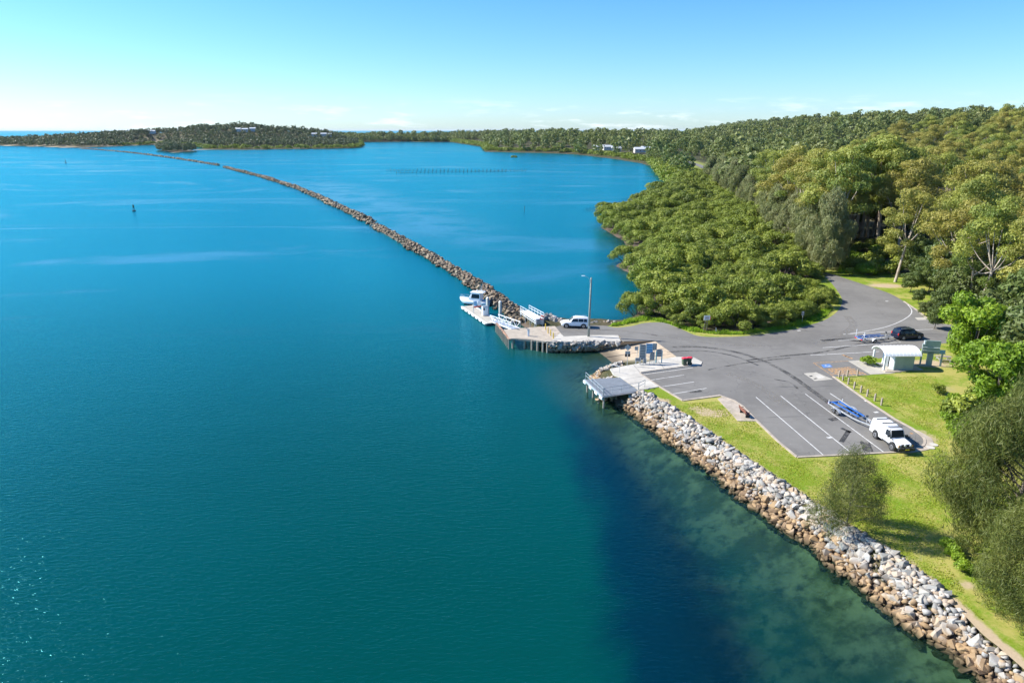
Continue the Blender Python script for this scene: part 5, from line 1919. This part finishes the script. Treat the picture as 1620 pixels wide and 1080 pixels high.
q = P(992, 579, 1.69)
t = thing('diamond_sign', 'diamond shaped grey warning sign on a thin post at the ramp foot', 'sign', (q[0], q[1], 1.69), 0)
MB().tube((0, 0, 0), (0, 0, 3.0), .035, n=8).build('post', M['galv'], t)
MB().add([(0, .02, 2.3), (.48, .02, 2.75), (0, .02, 3.2), (-.48, .02, 2.75), (0, .05, 2.3), (.48, .05, 2.75), (0, .05, 3.2), (-.48, .05, 2.75)], [(0, 1, 2, 3), (7, 6, 5, 4), (0, 4, 5, 1), (1, 5, 6, 2), (2, 6, 7, 3), (3, 7, 4, 0)]).build('diamond_panel', M['sign_back'], t)
for s in (-1, 1): MB().box((s * .22, .03, 1.6), (.32, .03, .42)).build('black_plate', M['dark_plastic'], t)
MB().box((0, .03, 2.02), (.7, .03, .4)).build('panel', M['sign_back'], t)
panel_sign(1009, 576.5, 1.69, .85, .5, .5, 'sign_back', 'low small grey notice panel at the near end of the sign row', 2, 1)
panel_sign(1015.5, 575.5, 1.69, .95, 2.3, .6, 'sign_back', 'tall grey notice panel beside the blue panel in the sign row', 2, 6)
panel_sign(1026, 575, 1.69, 1.05, 1.5, 1.5, 'sign_blue', 'tall blue notice panel in the sign row by the ramp', 2, 4)
panel_sign(1019.5, 577, 1.69, .5, .7, .25, 'sign_back', 'low narrow grey panel below the blue panel', 2, 2)
panel_sign(1034.5, 573.5, 1.69, .55, 1.0, 1.9, 'sign_back', 'narrow grey panel high beside the blue panel', 1, 3)
panel_sign(1031, 575.8, 1.69, .7, 1.2, .6, 'sign_back', 'open grey framed panel with rails, right of the blue panel', 2, 4)
panel_sign(1042, 573.5, 1.69, .8, 1.1, .9, 'sign_back', 'grey notice panel between two teal posts', 2, 3)
q = P(1042, 573.5, 1.69)
for s in (-1, 1):
    o = MB().box((q[0] + s * .42, q[1], 1.69 + .9), (.1, .1, 1.8)).build('sign_post', M['sign_teal'])
    tag(o, 'square teal post flanking the last panel of the sign row', 'post', 'teal sign posts')
q = P(1007, 575)
t = thing('small_sign', 'small bracket sign on a slim pole at the sign row end', 'sign', (q[0], q[1], 1.69))
MB().tube((0, 0, 0), (0, 0, 2.5), .035, n=8).build('post', M['galv'], t)
MB().box((-.12, .02, 2.2), (.5, .03, .55)).build('panel', M['sign_back'], t)
# white sign and marker posts along the mangrove verge
q = P(1114.5, 526)
t = thing('road_sign', 'white rectangular road sign on two dark posts before the mangroves', 'sign', (q[0], q[1], 1.6), R(12))
MB().bar((-.25, 0, 0), (.05, 0, 2.2), .09).build('post', M['oyster_timber'], t)
MB().bar((.35, 0, 0), (.35, 0, 2.6), .07).build('post', M['oyster_timber'], t)
pn = MB().box((.2, -.06, 2.55), (1.1, .04, .75)).build('panel', M['white_paint'], t)
for k, w in enumerate((.75, .6, .8)):
    MB().box((.2, -.084, 2.75 - .19 * k), (w, .006, .07)).build('text_line', M['red_light'] if k == 1 else M['sign_back'], pn)
MB().box((.82, -.06, 2.45), (.08, .06, .6)).build('edge_marker', M['lifebuoy_red'], t)
for px, py, h, lab in ((1133, 527, .95, 'leaning white marker post in the grass by the road sign'), (1070.5, 509.5, .8, 'white marker post at the seaward end of the verge')):
    q = P(px, py)
    o = MB().bar((q[0], q[1], 1.55), (q[0] - .12, q[1], 1.6 + h), .13, .06).build('marker_post', M['white_paint'])
    tag(o, lab, 'post')
q = P(1268.5, 511)
panel_sign(1268.5, 511, 1.6, .45, .7, 1.4, 'sign_back', 'small grey sign on a thin post in the verge by the road', 1, 1, name='small_sign')

# ------------------------------------------------------------------ wharf
zd = 1.68
DK = PL([(822, 519), (850, 517), (862, 530), (875, 538.5), (870, 540.3), (862, 540), (840, 537), (822, 535), (806, 535.5), (797, 521)], zd)
t = thing('wharf', 'timber wharf deck on piles at the end of the concrete strip', 'wharf', (0, 0, 0))
MB().prism([tuple(p[:2]) for p in DK], zd - .22, zd - .035).build('deck_frame', M['wharf_timber'], t)
bm_ = MB()
x_min, x_max = min(p[0] for p in DK), max(p[0] for p in DK)
y_min, y_max = min(p[1] for p in DK), max(p[1] for p in DK)
yy = y_min
nb = 0
while yy < y_max:          # boards run across, cut to the outline
    xs = []
    ym = yy + .1
    n = len(DK)
    for i in range(n):
        a, b = DK[i], DK[(i + 1) % n]
        if (a[1] > ym) != (b[1] > ym): xs.append(a[0] + (b[0] - a[0]) * (ym - a[1]) / (b[1] - a[1]))
    xs.sort()
    for k in range(0, len(xs) - 1, 2):
        bm_.box(((xs[k] + xs[k + 1]) / 2, ym, zd - .015 + random.uniform(-.004, .004)), (xs[k + 1] - xs[k], .185, .045))
    yy += .2
o = bm_.build('deck_boards', M['wharf_timber'], t)
o['kind'] = 'stuff'
for px, py in ((811, 537.5), (830, 538), (841.5, 540), (850.5, 541.5), (859, 543), (866, 544)):
    q = P(px, py - 2, zd)
    MB().tube((q[0], q[1] + .15, -2.5), (q[0], q[1] + .15, zd - .1), .16, n=8).build('pile', M['timber'], t)
    MB().tube((q[0] + .2, q[1] + 3.2, -2.5), (q[0] + .2, q[1] + 3.2, zd - .25), .16, n=8).build('pile', M['timber'], t)
MB().bar(tuple(P(806, 536, zd - .2)), tuple(P(868, 541, zd - .2)), .2, .28).build('edge_beam', M['timber'], t)
# fender row along the seaward side
fa, fb = P(806.5, 536.5, zd), P(786, 510.5, zd)
MB().bar((fa[0], fa[1], zd - .15), (fb[0], fb[1], zd - .15), .22, .3).build('fender_beam', M['red_timber'], t)
for k in range(11):
    q = fa + (fb - fa) * (k / 10)
    MB().tube((q[0] - .18, q[1], -2.5), (q[0] - .18, q[1], zd + random.uniform(-.25, .1)), .09, n=8).build('fender_pile', M['timber'], t)
q = P(836, 531.5, zd)
o = thing('service_pedestal', 'white grey service pedestal standing on the wharf deck', 'pedestal', (q[0], q[1], zd + .01))
MB().box((0, 0, .5), (.32, .3, 1.0)).build('cabinet', M['white_paint'], o, bevel=.02)
MB().box((0, 0, 1.04), (.38, .36, .1)).build('cap', M['sign_back'], o)
MB().box((.17, 0, .7), (.02, .2, .3)).build('face_plate', M['dark_plastic'], o)


def railing(t, a, b, n, h, mat, r=.035, rails=2, name='handrail'):
    a, b = np.array(a, float), np.array(b, float)
    for k in range(n + 1):
        p = a + (b - a) * k / n
        MB().tube(tuple(p), (p[0], p[1], p[2] + h), r, n=6).build('baluster', M[mat], t)
    for k in range(rails):
        z = h * (1 - k / max(rails, 1) * .9)
        MB().tube((a[0], a[1], a[2] + z), (b[0], b[1], b[2] + z), r, n=6).build(name, M[mat], t)


# gangway down to the pontoon: white trussed sides
t = thing('gangway', 'white trussed gangway sloping from the wharf down to the pontoon', 'gangway')
ga, gb_ = P(816, 520, 1.7), P(782, 507.5, .55)
dirv = (gb_ - ga); dirv[2] = 0; dirv /= np.linalg.norm(dirv)
nv = np.array([-dirv[1], dirv[0], 0])
MB().bar(tuple(ga), tuple(gb_), 1.5, .1).build('deck', M['galv'], t)
for s in (-1, 1):
    a_, b_ = ga + nv * s * .8, gb_ + nv * s * .8
    up_ = np.array([0, 0, 1.15])
    MB().bar(tuple(a_ + up_), tuple(b_ + up_), .09, .1).build('top_chord', M['white_paint'], t)
    MB().bar(tuple(a_), tuple(b_), .09, .14).build('bottom_chord', M['white_paint'], t)
    n = 6
    for k in range(n + 1):
        p = a_ + (b_ - a_) * k / n
        MB().bar(tuple(p), tuple(p + up_), .06).build('upright', M['white_paint'], t)
        if k < n:
            p2 = a_ + (b_ - a_) * (k + 1) / n
            e = (p + up_, p2) if k % 2 == 0 else (p, p2 + up_)
            MB().bar(tuple(e[0]), tuple(e[1]), .055).build('diagonal', M['white_paint'], t)

# pontoon
t = thing('pontoon', 'floating timber decked pontoon with pale edges beside the wharf', 'pontoon')
p0, p1, p2 = P(769, 511.5, .5), P(729.5, 484.5, .5), P(785, 507, .5)
u_ = (p1 - p0); Lp = np.linalg.norm(u_); u_ /= Lp
w_ = np.array([u_[1], -u_[0], 0])
Wp = 2.6
PA = math.atan2(u_[1], u_[0])


def on_pont(a, b, z=.5):
    q = p0 + u_ * a + w_ * b
    return np.array([q[0], q[1], z])


c = on_pont(Lp / 2, Wp / 2, 0)
MB().box((c[0], c[1], .08), (Lp - .1, Wp - .1, .5), PA).build('float', M['hull_dark'], t)
MB().box((c[0], c[1], .4), (Lp, Wp, .16), PA).build('deck', M['pontoon_deck'], t)
for b in (.1, Wp - .1):
    q = on_pont(Lp / 2, b, .49)
    MB().box((q[0], q[1], .47), (Lp + .02, .3, .1), PA).build('edge_strip', M['pontoon_edge'], t)
for k in range(7):
    q = on_pont(1 + k * (Lp - 2) / 6, -.06)
    MB().box((q[0], q[1], .28), (1.1, .12, .22), PA).build('fender', M['white_paint'], t)
for q, h in ((P(771.5, 492.5, .5), 2.6), (P(791.5, 501.5, .5), 2.9)):
    o = thing('mooring_pile', 'grey round mooring pile holding the pontoon' if h < 2.7 else 'grey round mooring pile beside the gangway', 'pile', (q[0], q[1], 0))
    MB().tube((0, 0, -2.5), (0, 0, h + .5), .3, n=14).build('shaft', M['pile'], o, True)
    MB().tube((0, 0, h + .5), (0, 0, h + .75), .31, .05, n=14).build('cap', M['galv'], o)
q = on_pont(Lp * .4, 1.9)
o = thing('service_cabinet', 'white service cabinet with dark screen on the pontoon', 'cabinet', (q[0], q[1], .52), PA - math.pi / 2)
MB().box((0, 0, .85), (1.05, .7, 1.7)).build('cabinet', M['white_paint'], o, bevel=.03)
MB().box((-.32, -.36, 1.25), (.3, .03, .45)).build('screen', M['glass'], o)
MB().box((.2, -.36, .95), (.5, .03, 1.3)).build('door', M['pale_wall'], o)
MB().box((0, 0, 1.76), (1.1, .75, .1)).build('roof', M['sign_back'], o)
q = on_pont(Lp * .58, 1.3)
o = thing('notice_board', 'framed notice boards with a red strip standing on the pontoon', 'notice board', (q[0], q[1], .52), PA - math.pi / 2)
for s in (-1, 1): MB().tube((s * .8, 0, 0), (s * .8, 0, 2.3), .06, n=8).build('post', M['galv'], o)
MB().box((-.38, 0, 1.75), (.6, .05, .95)).build('panel', M['sign_blue'], o)
MB().box((.36, 0, 1.75), (.6, .05, .95)).build('panel', M['white_paint'], o)
MB().box((0, 0, 1.1), (1.5, .06, .25)).build('red_strip', M['lifebuoy_red'], o)

# ------------------------------------------------------------------ moored boat (local x = bow)
t = thing('motor_boat', 'white cabin motor boat with hardtop moored behind the pontoon', 'boat', (-7.3, 133.9, 0), R(163))
t.scale = (.82, .85, .85)
secs = []
for x, w, zk, zs in ((-3.8, 1.15, -.25, .95), (-2, 1.3, -.32, 1.0), (0, 1.35, -.35, 1.1), (1.8, 1.2, -.3, 1.28), (3.0, .8, -.05, 1.45), (3.8, .32, .5, 1.58), (4.15, .04, 1.2, 1.65)):
    secs.append([(x, -w, zs), (x, -w * .96, zs * .45 + zk * .2), (x, -w * .55, zk + .1), (x, 0, zk), (x, w * .55, zk + .1), (x, w * .96, zs * .45 + zk * .2), (x, w, zs)])
MB().loft(secs).build('hull', M['hull_white'], t, True)
MB().loft([[(p[0], p[1] * 1.01, min(p[2], .28)) for p in s_] for s_ in secs[:5]]).build('boot_stripe', M['hull_dark'], t, True)
MB().loft([[(x, -w, z), (x, w, z), (x, w * .8, z + .12), (x, -w * .8, z + .12)] for x, w, z in ((.9, 1.12, 1.2), (2.2, 1.0, 1.34), (3.2, .62, 1.47), (4.0, .12, 1.6))]).build('foredeck', M['hull_white'], t)
MB().loft(cab_secs([(-1.5, 1.0, 2.9, 1.05, .95), (-1.3, 1.0, 3.0, 1.08, .98), (.6, 1.1, 3.0, 1.05, .95), (.8, 1.12, 2.92, 1.05, .92), (1.7, 1.25, 1.5, .95, .85)])).build('cabin', M['hull_white'], t)
for s in (-1, 1):
    v = [(-1.3, s * 1.075, 1.75), (.85, s * 1.05, 1.75), (.62, s * .985, 2.7), (-1.3, s * 1.01, 2.7)]
    MB().add(v + [(p[0], p[1] - s * .06, p[2]) for p in v], [(0, 1, 2, 3), (0, 1, 5, 4), (1, 2, 6, 5), (2, 3, 7, 6), (3, 0, 4, 7)]).build('side_window', M['glass'], t)
    MB().path([(.5, s * 1.12, 1.75), (2.4, s * .92, 2.0), (3.7, s * .3, 2.2), (4.1, 0, 2.22)], .025).build('bow_rail', M['chrome'], t)
    for x, w, z in ((1.4, 1.05, 1.3), (2.4, .9, 1.42), (3.3, .5, 1.55)):
        MB().tube((x, s * w, z), (x, s * w, z + .55), .02).build('stanchion', M['chrome'], t)
    MB().tube((-3.6, s * 1.05, .95), (-3.6, s * 1.05, 2.0), .025).build('stanchion', M['chrome'], t)
    MB().box((-4.1, s * .45, .95), (.5, .4, 1.1)).build('outboard_motor', M['dark_plastic'], t, bevel=.08)
v = [(1.6, -.72, 1.62), (1.6, .72, 1.62), (.86, .78, 2.72), (.86, -.78, 2.72)]
MB().add([(p[0] + .05, p[1], p[2] + .04) for p in v] + v, [(0, 1, 2, 3), (0, 4, 5, 1), (1, 5, 6, 2), (2, 6, 7, 3), (3, 7, 4, 0)]).build('windscreen', M['glass'], t)
MB().box((-.6, 0, 3.08), (3.4, 2.25, .12)).build('hardtop', M['hull_white'], t, bevel=.05)
MB().box((-2.1, 0, 1.0), (2.6, 2.1, .06)).build('cockpit_floor', M['sign_back'], t)
MB().tube((-.4, 0, 3.1), (-.4, 0, 3.55), .22, .16, n=12).build('radar_dome', M['white_paint'], t)
MB().tube((-1.3, 0, 3.1), (-1.5, 0, 4.6), .04).build('mast', M['white_paint'], t)
for s in (-1, 1): MB().tube((-1.2, s * .9, 3.1), (-1.6, s * 1.0, 5.4), .018, .01).build('aerial', M['white_paint'], t)
MB().bar((-1.4, -.8, 3.5), (-1.4, .8, 3.5), .08).build('light_bar', M['white_paint'], t)

# second walkway, raised, on the landward side of the rocks
t = thing('raised_walkway', 'raised walkway with pale grated deck and white handrails beside the breakwater', 'walkway')
wa, wb = P(853, 513, 1.64), P(830, 498, 1.4)
dirv = (wb - wa); dirv[2] = 0; dirv /= np.linalg.norm(dirv)
nv = np.array([-dirv[1], dirv[0], 0])
wa2, wb2 = wa + np.array([0, 0, .95]), wb + np.array([0, 0, .75])
MB().bar(tuple(wa2), tuple(wb2), 1.7, .1).build('deck', M['pale_wall'], t)
for f in (0.02, .33, .66, .98):
    for s in (-1, 1):
        p = wa2 + (wb2 - wa2) * f + nv * s * .75
        MB().tube((p[0], p[1], .6), (p[0], p[1], p[2]), .07, n=8).build('support', M['galv'], t)
for s in (-1, 1):
    railing(t, wa2 + nv * s * .85, wb2 + nv * s * .85, 5, 1.0, 'white_paint', .04, 2)
p = wa + np.array([0, 0, .45])
MB().box((p[0], p[1], p[2]), (.15, 1.7, .9), math.atan2(dirv[1], dirv[0])).build('end_panel', M['sign_back'], t)
railing(t, P(848, 516, 1.64), P(823, 499, 1.3), 4, 1.1, 'pale_wall', .045, 3)
# lifebuoy on its stand
q = P(857.5, 514.5)
o = thing('lifebuoy', 'red and white lifebuoy on a stand at the walkway end', 'lifebuoy', (q[0], q[1], 1.64))
MB().bar((0, 0, 0), (0, 0, 1.9), .09).build('post', M['galv'], o)
n = 20
for k in range(8):
    secs = []
    for a in np.linspace(k * math.pi / 4, (k + 1) * math.pi / 4, 4):
        secs.append([((.3 + .09 * math.cos(b)) * math.cos(a), -.1 + .07 * math.sin(b), 1.35 + (.3 + .09 * math.cos(b)) * math.sin(a)) for b in np.linspace(0, 2 * math.pi, 9)[:-1]])
    MB().loft(secs).build('ring_segment', M['lifebuoy_red'] if k % 2 == 0 or k in (1, 5) else M['white_paint'], o, True)
MB().box((0, .03, .55), (.7, .05, .75)).build('panel', M['sign_back'], o)

# ------------------------------------------------------------------ fishing platform
t = thing('fishing_platform', 'grey decked fishing platform with steel rails over the rocks', 'platform')
bl, br, tr, tl = P(953, 626, 1.72), P(1010, 617.5, 1.72), P(981, 597, 1.72), P(925, 600, 1.72)
MB().prism([tuple(p[:2]) for p in (bl, br, tr, tl)], 1.48, 1.68).build('deck_frame', M['galv'], t)
bm_ = MB()
for k in range(28):
    a, b = bl + (br - bl) * (k + .5) / 28, tl + (tr - tl) * (k + .5) / 28
    bm_.bar((a[0], a[1], 1.705), (b[0], b[1], 1.705), np.linalg.norm(br - bl) / 28 - .012, .045)
o = bm_.build('deck_boards', M['grey_deck'], t)
o['kind'] = 'stuff'
for f in (.04, .38, .7, .96):
    p = tl + (bl - tl) * f
    MB().tube((p[0] + .3, p[1], -2.2), (p[0] + .3, p[1], 1.5), .13, n=8).build('pile', M['timber'], t)
    dvec = (tl - tr) / np.linalg.norm(tl - tr)
    MB().box((p[0] + dvec[0] * .08, p[1] + dvec[1] * .08, 1.42), (.16, .8, .34), math.atan2(*(bl - tl)[1::-1]) - math.pi / 2).build('fender_pad', M['white_paint'], t)
MB().bar((tl[0] - .05, tl[1], 1.62), (bl[0] - .05, bl[1], 1.62), .16, .24).build('edge_beam', M['galv'], t)
MB().bar((bl[0], bl[1] - .05, 1.6), (br[0], br[1] - .05, 1.6), .12, .2).build('edge_beam', M['galv'], t)
railing(t, tl + np.array([.12, 0, 0]), bl + np.array([.12, .1, 0]), 5, 1.0, 'sign_back', .04, 2)
railing(t, bl + np.array([.2, .1, 0]), br + np.array([0, .1, 0]), 4, 1.0, 'sign_back', .022, 2)
railing(t, br + np.array([.05, .1, 0]), P(1020, 612, 1.72), 1, 1.0, 'sign_back', .03, 2)
railing(t, P(968, 587.5, 1.72), P(980, 590, 1.72), 1, 1.0, 'galv', .03, 1)

# ------------------------------------------------------------------ things out on the water
def oyster_row(x0, y0, x1, y1, n, lab):
    t = thing('oyster_rack', lab, 'oyster rack', (x0, y0, 0))
    for k in range(n + 1):
        f = k / n
        x, y = (x1 - x0) * f, (y1 - y0) * f
        MB().tube((x, y, -1.5), (x + random.uniform(-.15, .15), y, random.uniform(1.2, 2.5)), .14, n=6).build('post', M['oyster_timber'], t)
    MB().bar((0, 0, .35), (x1 - x0, y1 - y0, .35), .16, .12).build('rail', M['oyster_timber'], t)


a, b = P(612, 270, 0), P(832, 270.5, 0)
oyster_row(a[0], a[1], b[0], b[1], 36, 'long row of oyster rack posts in the bay, the farther row')
a, b = P(627, 274, 0), P(800, 271.8, 0)
oyster_row(a[0], a[1], b[0], b[1], 28, 'long row of oyster rack posts in the bay, the row closer to the breakwater')


def marker(px, py, lab, h=2.6, r=.8):
    q = P(px, py, 0)
    t = thing('channel_marker', lab, 'buoy', (q[0], q[1], 0))
    MB().tube((0, 0, -.4), (0, 0, .35), r, r * .9, n=14).build('float', M['hull_dark'], t)
    for k in range(4):
        a = k * math.pi / 2
        MB().bar((r * .6 * math.cos(a), r * .6 * math.sin(a), .3), (.1 * math.cos(a), .1 * math.sin(a), h), .08).build('leg', M['hull_dark'], t)
    MB().tube((0, 0, h * .6), (0, 0, h), .35, .3, n=10).build('topmark', M['bin_green'], t)
    MB().tube((0, 0, h), (0, 0, h + .4), .1, n=8).build('lantern', M['hull_dark'], t)


marker(212, 334, 'dark green lattice channel buoy afloat left of the breakwater')
marker(104, 258, 'small dark channel buoy far out near the sand spit', 3.0, 1.0)
q = P(829.5, 335, 0)
o = thing('marker_stake', 'thin dark stake standing alone in the bay', 'stake', (q[0], q[1], 0))
MB().tube((0, 0, -1.5), (0, 0, 2.2), .1, n=6).build('shaft', M['oyster_timber'], o)
MB().box((0, 0, 2.1), (.3, .1, .4)).build('board', M['oyster_timber'], o)

# ledges of sandstone on the bank above the bend
lg = thing('rock_ledge', 'weathered sandstone ledge on the bank above the road bend', 'rock outcrop')
for i in range(30):
    q = P(random.uniform(1368, 1425), random.uniform(398, 412), 4)
    o = link('stone', random.choice(ROCKS_B), lg)
    o.location = (q[0], q[1], height(q[0], q[1]) + random.uniform(0, .5))
    o.scale = (random.uniform(1.5, 3.2), random.uniform(1.2, 2.2), random.uniform(.8, 1.5))
    o.rotation_euler = (0, 0, random.uniform(0, 6))

q = P(1527, 500)
t = thing('dead_tree', 'bare grey dead tree standing at the edge of the gum forest', 'tree', (q[0], q[1], 1.5))
mb = MB()
limb(mb, [(0, 0, -.5), (.2, .1, 4.5), (-.2, 0, 8.5)], .32, .16, 8)
for a_, z_, l_ in ((.3, 4.2, 3.0), (2.4, 5.4, 2.6), (4.0, 6.4, 2.8), (5.2, 7.6, 2.2), (1.4, 8.2, 1.9), (3.3, 8.3, 2.1)):
    limb(mb, [(0, 0, z_), (l_ * .5 * math.cos(a_), l_ * .5 * math.sin(a_), z_ + 1.0), (l_ * math.cos(a_), l_ * math.sin(a_), z_ + 2.4)], .13, .03, 5)
mb.build('trunk', M['bark_pale'], t, True)
LG = [p for p in PL([(1140, 634), (1200, 672), (1262, 728), (1440, 722), (1482, 710), (1480, 690), (1400, 640), (1325, 598), (1400, 597), (1480, 595), (1500, 640), (1500, 760), (1490, 880), (1560, 985), (1480, 925), (1380, 855), (1270, 785), (1180, 722), (1085, 655), (1040, 625), (1082, 638)])]
grass_blades('lawn_tufts', 'short uneven grass tufts over the lawn', LG, 32000, .08, 90, M['lawn_blade'])
# ------------------------------------------------------------------ air over the estuary
hm, nt, out = newmat('haze_air')
pv = nt.nodes.new('ShaderNodeVolumePrincipled')
pv.inputs['Color'].default_value = (.82, .91, 1, 1)
pv.inputs['Density'].default_value = .000016
nt.links.new(pv.outputs[0], out.inputs['Volume'])
hz_ = MB().box((0, 20500, 30), (60100, 43300, 75)).build('haze', hm)
tag(hz_, 'thin pale sea haze over the whole estuary', None, None, 'stuff')
